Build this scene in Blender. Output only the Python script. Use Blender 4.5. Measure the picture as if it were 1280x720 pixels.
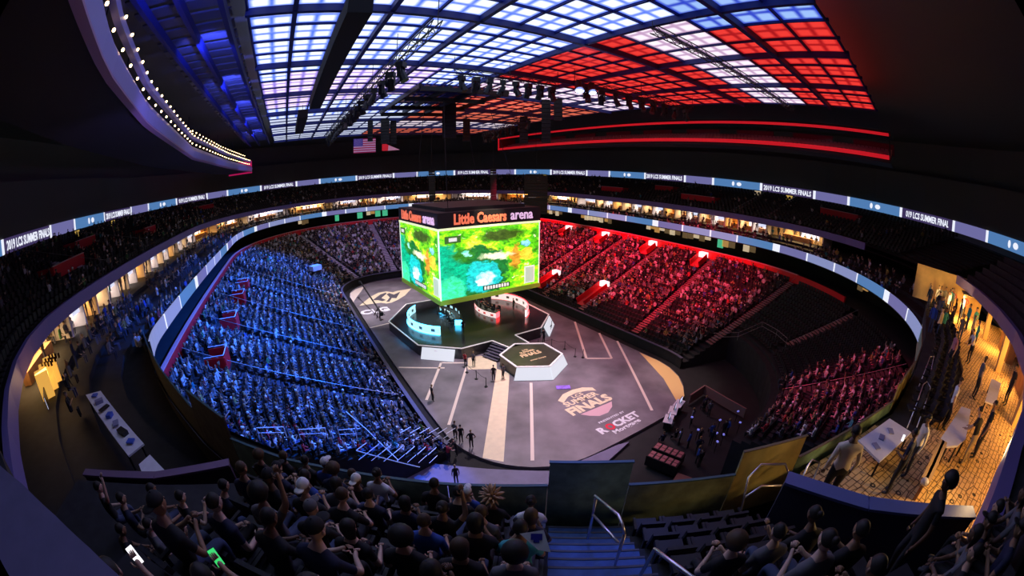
import bpy, bmesh, math, random
import numpy as np
from mathutils import Vector, Matrix, Euler
random.seed(7); RNG = np.random.default_rng(7)
for o in list(bpy.data.objects): bpy.data.objects.remove(o)
SC = bpy.context.scene
COL = SC.collection
PI = math.pi

# ------------------------------------------------------------ camera (15 mm class fisheye lens)
cam_d = bpy.data.cameras.new('camera'); cam = bpy.data.objects.new('camera', cam_d); COL.objects.link(cam)
cam_d.type = 'PANO'
try:
    cam_d.cycles.panorama_type = 'FISHEYE_EQUISOLID'; cam_d.cycles.fisheye_lens = 14.4; cam_d.cycles.fisheye_fov = PI
except Exception:
    cam_d.panorama_type = 'FISHEYE_EQUISOLID'; cam_d.fisheye_lens = 14.4; cam_d.fisheye_fov = PI
cam_d.sensor_fit = 'HORIZONTAL'; cam_d.sensor_width = 36.0
cam_d.clip_start = 0.05; cam_d.clip_end = 600
cam.location = (-22.41, -47.86, 20.17)
cam.rotation_euler = (math.radians(90 - 16.0), 0, -math.radians(31.5))
SC.camera = cam

# ------------------------------------------------------------ world, exposure
w = bpy.data.worlds.new('world'); SC.world = w; w.use_nodes = True
w.node_tree.nodes['Background'].inputs[0].default_value = (0.9, 0.9, 1.0, 1)
w.node_tree.nodes['Background'].inputs[1].default_value = 0.004
SC.view_settings.view_transform = 'Standard'; SC.view_settings.look = 'None'
SC.view_settings.exposure = 0.0; SC.view_settings.gamma = 1.0
SC.cycles.max_bounces = 5; SC.cycles.diffuse_bounces = 2; SC.cycles.glossy_bounces = 3
SC.cycles.sample_clamp_indirect = 3.0; SC.cycles.use_light_tree = True

# ------------------------------------------------------------ stage and house lights, added desk fill
def aim(o, target):
    d = Vector(target) - o.location
    o.rotation_euler = d.to_track_quat('-Z', 'Y').to_euler()
def spot(name, loc, target, color, power, angle, blend=0.6, radius=0.4):
    l = bpy.data.lights.new(name, 'SPOT'); l.energy = power; l.color = color
    l.spot_size = math.radians(angle); l.spot_blend = blend; l.shadow_soft_size = radius
    o = bpy.data.objects.new(name, l); COL.objects.link(o); o.location = loc; aim(o, target); return o
def area(name, loc, target, color, power, sx, sy):
    l = bpy.data.lights.new(name, 'AREA'); l.energy = power; l.color = color; l.shape = 'RECTANGLE'; l.size = sx; l.size_y = sy
    o = bpy.data.objects.new(name, l); COL.objects.link(o); o.location = loc; aim(o, target); return o
BLUE = (0.008, 0.14, 1.0); RED = (1.0, 0.010, 0.075)
for i, y in enumerate((-16, 3, 24)):
    spot('blue_wash', (-10.5, y, 26), (-26, y - 1, 5), BLUE, (115000, 120000, 90000)[i], 66)
for i, (y, e) in enumerate(((-14, 62000), (5, 78000), (25, 60000))):
    spot('red_wash', (17.2 if y > 0 else 8, y, 26), (27, y, 5.5), RED, e, 60)
spot('red_wash', (6, -28, 28.5), (9, -45, 7), (1.0, 0.012, 0.11), 22000, 32)
spot('far_wash', (-5, 24, 28.5), (-3, 42, 6), (0.5, 0.36, 1.0), 17000, 60)
spot('floor_wash', (-2, -12, 28.5), (-6, -20, 0), (1.0, 0.82, 0.92), 26000, 56, 0.6)
spot('floor_wash', (6, -14, 28.5), (3, -22, 0), (1.0, 0.55, 0.72), 14000, 54, 0.8)
spot('crescent_wash', (8, -18, 28), (11.5, -26, 0), (1.0, 0.8, 0.7), 12000, 24, 0.9)
spot('floor_wash', (-8, 10, 28.5), (-9, 16, 0), (0.95, 0.85, 0.95), 40000, 50, 0.7)
spot('floor_red_wash', (10, -8, 28.5), (11, -8, 0), (1.0, 0.25, 0.35), 9000, 40, 0.9)
spot('stage_wash', (0, -11, 27), (0, -3, 1.3), (1.0, 0.85, 0.55), 16000, 24, 0.8)
spot('stage_cyan_wash', (-8.4, -14, 26), (-7.2, -2.5, 1.3), (0.02, 0.55, 1.0), 40000, 17, 0.8)
spot('stage_red_wash', (10, -14, 26), (7.6, -2, 1.3), (1.0, 0.04, 0.05), 22000, 17, 0.8)
for sx_ in (-4.6, 4.6):
    spot('desk_fill', (sx_, 0.0, 5.55), (sx_ * 1.0, 0, 1.3), (1.0, 0.9, 0.72) if sx_ > 0 else (0.75, 0.95, 1.0), 900, 105, 0.8, 0.15)  # added fill under the scoreboard to brighten the players and desks
area('foreground_wash', (-10, -30, 29.3), (-21, -44, 14), (0.26, 0.2, 1.0), 620, 8, 4)
spot('stairs_wash', (-6, -26, 29), (-18.6, -45.2, 14.5), (0.04, 0.14, 1.0), 9000, 7, 0.7)

# ------------------------------------------------------------ materials
MATS = {}
def M(name, col=(0.5, 0.5, 0.5), rough=0.6, em=0.0, metal=0.0, noise=0.0, scale=3.0, emcol=None, attr=None, bump=0.0, spec=0.4):
    if name in MATS: return MATS[name]
    m = bpy.data.materials.new(name); m.use_nodes = True; nt = m.node_tree; b = nt.nodes['Principled BSDF']
    b.inputs['Base Color'].default_value = (*col, 1); b.inputs['Roughness'].default_value = rough; b.inputs['Metallic'].default_value = metal
    b.inputs['Specular IOR Level'].default_value = spec
    if attr:
        a = nt.nodes.new('ShaderNodeAttribute'); a.attribute_name = attr; nt.links.new(a.outputs['Color'], b.inputs['Base Color'])
    elif noise > 0:
        tc = nt.nodes.new('ShaderNodeTexCoord'); n = nt.nodes.new('ShaderNodeTexNoise'); n.inputs['Scale'].default_value = scale; n.inputs['Detail'].default_value = 6
        nt.links.new(tc.outputs['Object'], n.inputs['Vector'])
        r = nt.nodes.new('ShaderNodeValToRGB'); c = Vector(col)
        r.color_ramp.elements[0].position = 0.3; r.color_ramp.elements[1].position = 0.7
        r.color_ramp.elements[0].color = (*(c * (1 - noise)), 1); r.color_ramp.elements[1].color = (*(c * (1 + noise)), 1)
        nt.links.new(n.outputs['Fac'], r.inputs['Fac']); nt.links.new(r.outputs['Color'], b.inputs['Base Color'])
        if bump > 0:
            bp = nt.nodes.new('ShaderNodeBump'); bp.inputs['Strength'].default_value = bump
            nt.links.new(n.outputs['Fac'], bp.inputs['Height']); nt.links.new(bp.outputs['Normal'], b.inputs['Normal'])
    if em > 0:
        b.inputs['Emission Color'].default_value = (*(emcol or col), 1); b.inputs['Emission Strength'].default_value = em
    if em > 0 and em < 20: m.cycles.emission_sampling = 'NONE'     # seen and felt, but not aimed at by the sampler
    MATS[name] = m; return m

# ------------------------------------------------------------ mesh helpers
class MB:
    def __init__(s): s.v = []; s.f = []; s.m = []
    def add(s, vs, fs, mi=0):
        k = len(s.v); s.v.extend([tuple(p) for p in vs]); s.f.extend([tuple(i + k for i in f) for f in fs]); s.m.extend([mi] * len(fs)); return s
    def box(s, c, size, rz=0.0, mi=0, taper=1.0):
        hx, hy, hz = size[0] / 2, size[1] / 2, size[2] / 2; cz, sz = math.cos(rz), math.sin(rz); vs = []
        for z in (-1, 1):
            t = taper if z > 0 else 1
            for x, y in ((-1, -1), (1, -1), (1, 1), (-1, 1)):
                X, Y = x * hx * t, y * hy * t
                vs.append((c[0] + X * cz - Y * sz, c[1] + X * sz + Y * cz, c[2] + z * hz))
        return s.add(vs, [(3, 2, 1, 0), (4, 5, 6, 7), (0, 1, 5, 4), (1, 2, 6, 5), (2, 3, 7, 6), (3, 0, 4, 7)], mi)
    def prism(s, poly, z0, z1, mi=0):
        n = len(poly); A = sum(poly[i][0] * poly[(i + 1) % n][1] - poly[(i + 1) % n][0] * poly[i][1] for i in range(n))
        if A < 0: poly = poly[::-1]
        vs = [(p[0], p[1], z0) for p in poly] + [(p[0], p[1], z1) for p in poly]
        fs = [tuple(range(n))[::-1], tuple(range(n, 2 * n))] + [(i, (i + 1) % n, n + (i + 1) % n, n + i) for i in range(n)]
        return s.add(vs, fs, mi)
    def beam(s, a, b, wd, ht, mi=0):
        a, b = Vector(a), Vector(b); d = (b - a).normalized(); up = Vector((0, 0, 1))
        if abs(d.z) > 0.98: up = Vector((0, 1, 0))
        x = d.cross(up).normalized() * wd / 2; y = x.cross(d).normalized() * ht / 2
        vs = [p + i * x + j * y for p in (a, b) for i, j in ((-1, -1), (1, -1), (1, 1), (-1, 1))]
        return s.add(vs, [(0, 1, 2, 3), (7, 6, 5, 4), (0, 4, 5, 1), (1, 5, 6, 2), (2, 6, 7, 3), (3, 7, 4, 0)], mi)
    def tube(s, path, r, n=8, mi=0, caps=True):
        path = [Vector(p) for p in path]; rs = r if isinstance(r, (list, tuple)) else [r] * len(path); rings = []; px = None
        for i, p in enumerate(path):
            d = (path[min(i + 1, len(path) - 1)] - path[max(i - 1, 0)]).normalized()
            if px is None: px = d.orthogonal().normalized()
            else: px = (px - d * px.dot(d)); px = px.normalized() if px.length > 1e-6 else d.orthogonal().normalized()
            py = d.cross(px)
            rings.append([p + (px * math.cos(2 * PI * k / n) + py * math.sin(2 * PI * k / n)) * rs[i] for k in range(n)])
        vs = [q for g in rings for q in g]
        fs = [(i * n + k, i * n + (k + 1) % n, (i + 1) * n + (k + 1) % n, (i + 1) * n + k) for i in range(len(path) - 1) for k in range(n)]
        if caps: fs += [tuple(range(n))[::-1], tuple((len(path) - 1) * n + k for k in range(n))]
        return s.add(vs, fs, mi)
    def ell(s, c, r, nu=10, nv=7, mi=0, fn=None):
        vs = []; fs = []
        for j in range(nv + 1):
            th = PI * j / nv
            for i in range(nu):
                ph = 2 * PI * i / nu; p = Vector((math.sin(th) * math.cos(ph), math.sin(th) * math.sin(ph), math.cos(th)))
                if fn: p = fn(p)
                vs.append((c[0] + p.x * r[0], c[1] + p.y * r[1], c[2] + p.z * r[2]))
        for j in range(nv):
            for i in range(nu):
                a, b2 = j * nu + i, j * nu + (i + 1) % nu
                fs.append((a, a + nu, b2 + nu, b2))
        return s.add(vs, fs, mi)
    def grid(s, rows, mi=0, closed=False):
        n = len(rows[0]); vs = [p for r in rows for p in r]; fs = []
        for j in range(len(rows) - 1):
            for i in range(n if closed else n - 1):
                k = (i + 1) % n; fs.append((j * n + i, j * n + k, (j + 1) * n + k, (j + 1) * n + i))
        return s.add(vs, fs, mi)
    def mesh(s, name, mats, off=(0, 0, 0), smooth=False):
        me = bpy.data.meshes.new(name); o = Vector(off)
        me.from_pydata([(p[0] - o.x, p[1] - o.y, p[2] - o.z) for p in s.v], [], s.f)
        for m in (mats if isinstance(mats, (list, tuple)) else [mats]): me.materials.append(m)
        me.polygons.foreach_set('material_index', s.m)
        if smooth: me.polygons.foreach_set('use_smooth', [True] * len(s.f))
        me.update(); return me
    def build(s, name, mats, parent=None, at=None, smooth=False):
        wp = wpos(parent) if parent else Vector((0, 0, 0))
        at = Vector(at) if at is not None else (Vector((0, 0, 0)) if parent is None else wp)
        o = bpy.data.objects.new(name, s.mesh(name, mats, at, smooth)); COL.objects.link(o)
        if parent: o.parent = parent
        o.location = at - wp; return o
def wpos(o):
    p = Vector((0, 0, 0))
    while o is not None: p += o.location; o = o.parent
    return p
def tag(o, label=None, cat=None, group=None, kind=None):
    for k, v in (('label', label), ('category', cat), ('group', group), ('kind', kind)):
        if v: o[k] = v
    return o
def thing(name, label, cat, loc=(0, 0, 0), group=None, rz=0.0):
    o = bpy.data.objects.new(name, None); o.empty_display_size = 0.3; COL.objects.link(o); o.location = loc; o.rotation_euler = (0, 0, rz)
    return tag(o, label, cat, group)
def struct(o): o['kind'] = 'structure'; return o
def dup(root, loc, rz=None, label=None, scale=None, mats=None):
    c = root.copy(); COL.objects.link(c); c.location = loc
    if rz is not None: c.rotation_euler = (0, 0, rz)
    if scale: c.scale = (scale,) * 3
    if label: c['label'] = label
    for ch in root.children:
        k = ch.copy(); COL.objects.link(k); k.parent = c
        for g in ch.children:
            q = g.copy(); COL.objects.link(q); q.parent = k
    return c
def link_mesh(name, me, parent=None, loc=(0, 0, 0), rot=(0, 0, 0)):
    o = bpy.data.objects.new(name, me); COL.objects.link(o); o.location = loc; o.rotation_euler = rot
    if parent: o.parent = parent
    return o
TXT = {}
def text_mesh(s, width=None, height=1.0, depth=0.02, bold=0.0, mat=None, shear=0.0):
    key = (s, width, height, depth, bold, mat.name, shear)
    if key in TXT: return TXT[key]
    c = bpy.data.curves.new('lettering', 'FONT'); c.body = s; c.size = 1.0; c.extrude = 0.01; c.offset = bold; c.resolution_u = 2; c.shear = shear
    o = bpy.data.objects.new('lettering', c); COL.objects.link(o)
    me = bpy.data.meshes.new_from_object(o.evaluated_get(bpy.context.evaluated_depsgraph_get()))
    bpy.data.objects.remove(o); bpy.data.curves.remove(c)
    n = len(me.vertices); co = np.empty(n * 3, np.float32); me.vertices.foreach_get('co', co); co = co.reshape(-1, 3)
    mn, mx = co.min(0), co.max(0); ctr = (mn + mx) / 2; co -= ctr
    sx = (width / (mx[0] - mn[0])) if width else None; sy = height / (mx[1] - mn[1])
    co[:, 0] *= sx if sx else sy; co[:, 1] *= sy; co[:, 2] *= depth / max(1e-6, mx[2] - mn[2]); co[:, 2] += depth / 2
    me.vertices.foreach_set('co', co.ravel()); me.materials.clear(); me.materials.append(mat); me.update(); me.name = 'lettering'
    TXT[key] = me; return me
def text(name, s, loc, rot, parent=None, **kw):
    me = text_mesh(s, **kw); wp = wpos(parent) if parent else Vector((0, 0, 0))
    return link_mesh(name, me, parent, Vector(loc) - wp, rot)

# ------------------------------------------------------------ plan curves of the bowl (offsets of the 61 x 26 m rink)
PER = 159.2
def ring(s, d, dip=0.0, rr=8.5):
    s = s % PER; a, b = 12.95 - rr, 30.5 - rr; q = PI / 2 * rr
    segs = ((2 * 22.0 / 2, 'L'), (q, 'C'), (2 * a, 'L'), (q, 'C'), (44.0, 'L'), (q, 'C'), (2 * a, 'L'), (q, 'C'), (22.0, 'L'))
    t = s; i = 0
    while i < 8 and t > segs[i][0]: t -= segs[i][0]; i += 1
    k = 0.0
    if i == 0: p, n = Vector((12.95, t)), Vector((1, 0))
    elif i == 8: p, n = Vector((12.95, -22 + t)), Vector((1, 0))
    elif i == 2: p, n = Vector((a - t, 30.5)), Vector((0, 1))
    elif i == 4: p, n = Vector((-12.95, 22 - t)), Vector((-1, 0))
    elif i == 6: p, n = Vector((-a + t, -30.5)), Vector((0, -1))
    else:
        c, a0 = {1: ((a, 22), 0), 3: ((-a, 22), PI / 2), 5: ((-a, -22), PI), 7: ((a, -22), 1.5 * PI)}[i]
        ph = t / q; an = a0 + ph * PI / 2; n = Vector((math.cos(an), math.sin(an))); p = Vector(c) + n * rr; k = math.sin(ph * PI) ** 2 * {1: -.1, 3: -.1, 5: 1.0, 7: .1}[i]
    return p + n * (d * (1 + .2 * max(0.0, n.y) ** 2) - dip * k), n
def srange(s0, s1, step=0.7):
    n = max(2, int(abs(s1 - s0) / step) + 1); return [s0 + (s1 - s0) * i / (n - 1) for i in range(n)]
def curve(s0, s1, d, dip, step=0.7): return [ring(s, d, dip)[0] for s in srange(s0, s1, step)]
def lowz(d): return 0.55 + max(0.0, d - 1.6) * (8.6 - 0.55) / 18.9      # surface of the lower stand
def lowdip(d): return 4.3 * d / 20.0
NROW = 25; ROWD = 18.9 / NROW
# ============================================================ SETTING: floor, stands, decks, walls, roof
m_floor = M('arena_concrete', (0.20, 0.175, 0.20), 0.5, noise=0.35, scale=0.35, bump=0.05)
m_tunnel = M('tunnel_floor', (0.17, 0.15, 0.26), 0.6, noise=0.15, scale=1.0)
m_dark = M('dark_concrete', (0.014, 0.0135, 0.015), 0.85, noise=0.25, scale=0.8)
m_black = M('black_drape', (0.12, 0.11, 0.105), 0.95)
m_tread = M('stand_tread', (0.017, 0.0165, 0.018), 0.8, noise=0.3, scale=1.5)
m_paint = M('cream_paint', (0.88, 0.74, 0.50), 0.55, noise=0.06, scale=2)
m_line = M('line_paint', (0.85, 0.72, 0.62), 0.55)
m_white = M('white_paint', (0.85, 0.84, 0.9), 0.5)
m_redp = M('red_paint', (0.75, 0.02, 0.06), 0.5)
m_pinkp = M('pink_paint', (0.72, 0.45, 0.5), 0.5)
m_redwall = M('red_dasher', (0.62, 0.012, 0.02), 0.5)
def ringpoly(d, dip=0.0, step=1.0): return [ring(s, d, dip)[0] for s in np.arange(0, PER, step)]
b = MB(); b.prism(ringpoly(-0.05), -0.25, 0.0); floor = struct(b.build('floor', m_floor))
b = MB(); b.box((0, 0, -0.30), (150, 190, 0.08)); struct(b.build('floor_slab', m_dark))
b = MB(); b.prism([(-18, -23), (-12, -27.5), (-8, -30.3), (-2, -30.7), (-1.0, -31.0), (-5.2, -32.0), (-9.6, -31.2), (-11.4, -30.4), (-14, -41), (-19, -35), (-20.5, -30)], -0.22, -0.02); struct(b.build('floor_tunnel', m_tunnel))
# painted lay-lines and logos on the rink floor
def paint(name, poly, m, z=0.004):
    b = MB(); b.prism(poly, z - 0.003, z); return b.build(name, m, floor)
def stripe(p, q, wd=0.28, m=None, name='floor_line'):
    p, q = Vector(p), Vector(q); d = (q - p).normalized(); nn = Vector((-d.y, d.x)) * wd / 2
    return paint(name, [p + nn, p - nn, q - nn, q + nn], m or m_line)
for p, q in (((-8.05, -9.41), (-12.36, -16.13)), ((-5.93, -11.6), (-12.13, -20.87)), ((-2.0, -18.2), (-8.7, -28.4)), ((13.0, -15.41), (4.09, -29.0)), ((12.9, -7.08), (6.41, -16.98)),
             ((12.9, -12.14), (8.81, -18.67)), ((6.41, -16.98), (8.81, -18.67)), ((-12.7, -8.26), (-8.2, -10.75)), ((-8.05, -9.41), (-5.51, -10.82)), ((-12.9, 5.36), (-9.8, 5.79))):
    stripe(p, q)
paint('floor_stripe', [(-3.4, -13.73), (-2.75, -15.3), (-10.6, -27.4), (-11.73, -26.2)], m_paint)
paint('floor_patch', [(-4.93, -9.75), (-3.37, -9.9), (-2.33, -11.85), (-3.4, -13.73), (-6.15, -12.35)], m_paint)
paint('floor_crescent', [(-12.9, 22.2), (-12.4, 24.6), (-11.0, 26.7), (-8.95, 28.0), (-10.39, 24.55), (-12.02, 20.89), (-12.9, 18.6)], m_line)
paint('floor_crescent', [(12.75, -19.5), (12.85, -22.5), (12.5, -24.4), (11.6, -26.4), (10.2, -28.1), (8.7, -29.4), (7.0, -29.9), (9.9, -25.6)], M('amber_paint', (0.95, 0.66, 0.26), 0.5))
b = MB(); b.prism([(-12.35, 16.15), (-9.38, 20.4), (-7.57, 22.0), (-6.04, 22.1), (-5.2, 20.9), (-4.3, 21.3), (-1.41, 21.4), (-3.81, 17.75), (-5.71, 15.9), (-6.99, 15.0), (-7.95, 15.0), (-8.62, 15.9), (-10.45, 16.1)], 0.001, 0.004)
lg = b.build('team_emblem', m_paint, floor)
b = MB(); b.prism([(-9.6, 18.0), (-7.57, 20.7), (-6.3, 21.3), (-6.5, 20.5), (-7.9, 18.5), (-7.5, 16.9), (-8.2, 16.6), (-8.72, 17.5)], 0.004, 0.007)
b.prism([(-7.7, 15.9), (-6.5, 18.0), (-6.5, 20.2), (-5.9, 20.7), (-5.4, 19.3), (-3.9, 20.4), (-5.6, 17.0), (-6.3, 17.5), (-7.2, 15.7)], 0.004, 0.007)
b.build('emblem_cutout', M('emblem_dark', (0.10, 0.09, 0.11), 0.6), lg)
text('team_lettering', 'CLG', (-10.55, 12.3, 0.004), (0, 0, 0), floor, width=4.7, height=2.3, depth=0.005, bold=0.06, mat=m_white)
paint('finals_arch', [(-1.85, -22.45), (-0.73, -21.75), (0.61, -21.6), (1.68, -21.8), (2.5, -22.4), (2.4, -23.1), (1.7, -22.6), (0.6, -22.3), (-0.6, -22.4), (-1.66, -23.06)], m_paint)
text('finals_lettering', 'LCS', (0.3, -22.7, 0.004), (0, 0, 0), floor, width=1.3, height=0.5, depth=0.005, bold=0.03, mat=m_paint)
text('finals_lettering', 'SUMMER', (0.15, -23.45, 0.004), (0, 0, 0), floor, width=4.0, height=0.8, depth=0.005, bold=0.035, mat=m_paint)
text('finals_lettering', 'FINALS', (0.2, -24.65, 0.004), (0, 0, 0), floor, width=5.0, height=1.3, depth=0.005, bold=0.05, mat=m_paint)
paint('finals_tongue', [(-1.6, -25.45), (2.2, -25.5), (1.6, -26.2), (0.6, -26.7), (-0.4, -26.65), (-1.1, -26.1)], m_pinkp)
text('sponsor_lettering', 'PRESENTED BY', (0.35, -27.45, 0.004), (0, 0, 0), floor, width=3.1, height=0.26, depth=0.005, bold=0.02, mat=m_white)
text('sponsor_lettering', 'R   CKET', (0.3, -28.45, 0.004), (0, 0, 0), floor, width=4.8, height=0.95, depth=0.005, bold=0.045, mat=m_white)
text('sponsor_letter_ring', 'O', (-0.78, -28.45, 0.005), (0, 0, 0), floor, width=0.85, height=0.98, depth=0.005, bold=0.05, mat=m_redp)
text('sponsor_lettering', 'Mortgage', (0.45, -29.35, 0.004), (0, 0, 0), floor, width=3.2, height=0.7, depth=0.005, bold=0.03, mat=m_white)

# lower stand: steps all round except the open corner by the tunnel
def stand(name, s0, s1, d0, d1, rows, z0, z1, dipf, mat, wall=None):
    b = MB(); ss = srange(s0, s1, 0.9); dd = (d1 - d0) / rows; dz = (z1 - z0) / rows; R = []
    for k in range(rows):
        for d, z in ((d0 + dd * k, z0 + dz * k), (d0 + dd * (k + 1), z0 + dz * k)):
            R.append([(*ring(s, d, dipf(d))[0], z) for s in ss])
    R.append([(*ring(s, d1, dipf(d1))[0], z1) for s in ss]); R.insert(0, [(*ring(s, d0, dipf(d0))[0], -0.25) for s in ss])
    b.grid(R)
    for e in (0, -1):                                             # closed ends
        prof = [r[e] for r in R]; low = [(p[0], p[1], -0.25) for p in prof]
        b.grid([prof, low])
    return struct(b.build(name, mat))
LS0, LS1 = 134.4 - PER, 104.0                                         # the long run: right, far, left
stand('lower_stand_tread', LS0, LS1, 1.6, 20.5, NROW, 0.55, 8.6, lowdip, m_tread)
stand('corner_stand_tread', 120.5, 134.4, 8.4, 20.5, 16, 3.45, 8.6, lowdip, m_tread)
def fence(name, s0, s1, d, dip, z0, z1, th, mat, step=0.9):
    b = MB(); ss = srange(s0, s1, step); lo = [ring(s, d, dip)[0] for s in ss]; hi = [ring(s, d + th, dip)[0] for s in ss]
    b.grid([[(*p, z0) for p in hi], [(*p, z0) for p in lo], [(*p, z1) for p in lo], [(*p, z1) for p in hi], [(*p, z0) for p in hi]])
    for e in (0, -1):
        q = [(*lo[e], z0), (*hi[e], z0), (*hi[e], z1), (*lo[e], z1)]; b.add(q, [(0, 1, 2, 3)])
    return b, mat, name
def fence_s(*a, **k): b, m, n = fence(*a, **k); return struct(b.build(n, m))
fence_s('dasher_wall', LS0, LS1, 1.2, 0.25, -0.2, 1.05, 0.18, m_dark)
m_dasher = M('dasher_cap', (0.09, 0.085, 0.13), 0.4)
fence_s('trim_1', LS0, LS1, 1.1, 0.25, 1.05, 1.13, 0.34, m_dasher)
fence_s('red_wall', 131.5 - PER, LS1 - 1.0, 20.6, 4.35, 8.55, 9.75, 0.3, m_redwall)
fence_s('trim_2', LS0, LS1 - 1.0, 20.55, 4.35, 9.75, 9.83, 0.4, M('red_cap', (0.7, 0.3, 0.3), 0.5))
# concourse behind the red wall, suite-level deck, fascia, upper deck
def deck(name, s0, s1, rails, mat, step=0.9):
    b = MB(); ss = srange(s0, s1, step); b.grid([[(*ring(s, d, dip)[0], z) for s in ss] for d, dip, z in rails]); return struct(b.build(name, mat))
deck('concourse_deck', -40, 107, [(20.9, 4.35, 9.0), (26.5, 4.0, 9.0), (26.5, 4.0, 12.0), (20.0, 4.4, 12.0), (20.0, 4.4, 12.25)], m_dark)
deck('club_tier_deck', -40, 107, [(20.0, 4.4, 12.1), (22.2, 4.2, 12.1), (22.2, 4.2, 12.45), (24.4, 4.0, 12.45), (24.4, 4.0, 12.8), (26.6, 3.8, 12.8), (26.6, 3.8, 13.1), (34, 3.2, 13.1)], m_tread)
m_fascia = M('suite_fascia', (0.21, 0.17, 0.46), 0.55)
fence_s('suite_fascia', -26.5, 107, 28.0, 3.5, 14.75, 15.7, 0.35, m_fascia)
deck('upper_slab', -40, 107, [(28.0, 3.5, 14.75), (35.0, 3.5, 14.75)], m_dark)
UPD = lambda d: 3.5
def upper(name, s0, s1, rows=14):
    b = MB(); ss = srange(s0, s1, 1.2); R = []; d0, d1, z0, z1 = 28.35, 45.0, 15.3, 19.4; dd = (d1 - d0) / rows; dz = (z1 - z0) / rows
    for k in range(rows):
        for d, z in ((d0 + dd * k, z0 + dz * k), (d0 + dd * (k + 1), z0 + dz * k)): R.append([(*ring(s, d, 3.5)[0], z) for s in ss])
    b.grid(R); return struct(b.build(name, m_tread))
upper('upper_stand_tread', -30, 107)
deck('upper_concourse_deck', -40, 107, [(45, 3.5, 19.2), (50, 3.5, 19.2)], m_dark)
b = MB(); ss = [i * PER / 200 for i in range(201)]
b.grid([[(*ring(s, 50, 3.5)[0], z) for s in ss] for z in (-0.3, 24, 33.5)]); struct(b.build('wall_outer', m_black))
b = MB(); b.prism([ring(s, 50.2, 3.5)[0] for s in np.arange(0, PER, 2)], 33.4, 33.8); struct(b.build('ceiling', m_black))
fence_s('upper_valance', -40, 104, 46.2, 3.5, 21.6, 27.5, 0.25, m_black)
PARA = [(-34.0, -22.6, 12.0, 13.0), (-31.9, -27.0, 12.41, 13.36), (-29.35, -31.88, 12.98, 13.86), (-26.67, -36.49, 13.47, 14.29), (-24.98, -39.0, 13.8, 14.58), (-23.49, -40.25, 13.8, 14.58), (-22.09, -41.18, 13.8, 14.58), (-20.45, -42.28, 13.8, 14.58), (-18.81, -43.29, 13.8, 14.58), (-17.53, -44.23, 13.8, 14.58), (-15.62, -45.63, 13.8, 14.58), (-13.98, -46.57, 13.8, 14.58), (-11.79, -47.42, 13.8, 14.58), (-8.32, -48.61, 13.63, 14.43), (-4.21, -49.25, 13.23, 14.08), (3.08, -49.94, 12.57, 13.5), (11.0, -50.1, 12.0, 13.0)]
b = MB(); b.grid([[(x - .06, y - .1, -.2) for x, y, z0, z1 in PARA], [(x - .06, y - .1, z0 - .4) for x, y, z0, z1 in PARA]]); struct(b.build('wall_near', m_dark))
# ============================================================ STAGE
m_stage = M('stage_deck', (0.04, 0.04, 0.044), 0.2, noise=0.3, scale=0.6, spec=0.6)
m_edge = M('stage_edge_trim', (0.8, 0.75, 0.75), 0.5, em=0.25, emcol=(1, 0.9, 0.9))
m_blk = M('black_metal', (0.02, 0.02, 0.022), 0.45, metal=0.3)
m_led = M('white_led_panel', (0.25, 0.25, 0.27), 0.4, em=0.78, emcol=(0.86, 0.9, 1.0))
m_ledmark = M('panel_mark', (0.25, 0.15, 0.17), 0.5, em=0.5, emcol=(0.85, 0.6, 0.66))
m_cyan = M('cyan_led', (0.2, 0.85, 1), 0.4, em=9, emcol=(0.06, 0.55, 1.0))
m_cyanw = M('cyan_white_led', (0.6, 0.95, 1), 0.4, em=0.9, emcol=(0.55, 0.93, 1.0))
m_redl = M('red_led', (1, 0.1, 0.08), 0.4, em=7, emcol=(1.0, 0.04, 0.05))
m_redw = M('rose_white_led', (1, 0.8, 0.8), 0.4, em=0.9, emcol=(1.0, 0.80, 0.78))
ST = [(-10.6, 3.0), (-9.6, -6.4), (-5.6, -9.7), (-1.6, -9.5), (-0.9, -12.2), (1.7, -12.2), (1.6, -9.4), (5.6, -9.1), (9.4, -5.6), (9.6, 3.5), (5.5, 9.0), (-6.2, 9.0)]
stage = thing('main_stage', 'dark glossy angular main stage with white edge trim on the rink floor', 'stage', (0, 0, 0))
b = MB(); b.prism(ST, 0.0, 1.3); b.build('stage_deck', m_stage, stage)
b = MB()
for i in range(len(ST)):
    p, q = ST[i], ST[(i + 1) % len(ST)]
    if i in (4,): continue
    b.beam((*p, 1.33), (*q, 1.33), 0.16, 0.07)
b.build('edge_trim', m_edge, stage)
def panel(name, top0, top1, bot1, bot0, m, parent, th=0.12, at=None):
    vs = [Vector(top0), Vector(top1), Vector(bot1), Vector(bot0)]; n = (vs[1] - vs[0]).cross(vs[3] - vs[0]).normalized() * th
    b = MB(); b.add([*vs, *[v - n for v in vs]], [(0, 1, 2, 3), (7, 6, 5, 4), (0, 4, 5, 1), (1, 5, 6, 2), (2, 6, 7, 3), (3, 7, 4, 0)])
    return b.build(name, m, parent, at)
lp = panel('led_panel', (-9.3, -7.0, 1.25), (-6.3, -9.5, 1.25), (-6.75, -9.95, 0.03), (-9.75, -7.5, 0.03), m_led, stage)
b = MB()
for k, (u, v, s) in enumerate(((-8.5, 0.75, .5), (-8.05, 0.55, .6), (-7.6, 0.7, .45), (-8.2, 0.95, .35))):
    b.box((u + .02, -7.86 - (u + 8.4) * .83 - .25, v), (s, .03, .16), -0.69)
b.build('panel_mark', m_ledmark, lp)
rp = panel('led_panel', (6.1, -9.0, 1.25), (9.1, -6.0, 1.25), (9.6, -6.5, 0.03), (6.6, -9.5, 0.03), m_led, stage)
b = MB()                                                          # black prancing horse shape on the right panel
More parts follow.
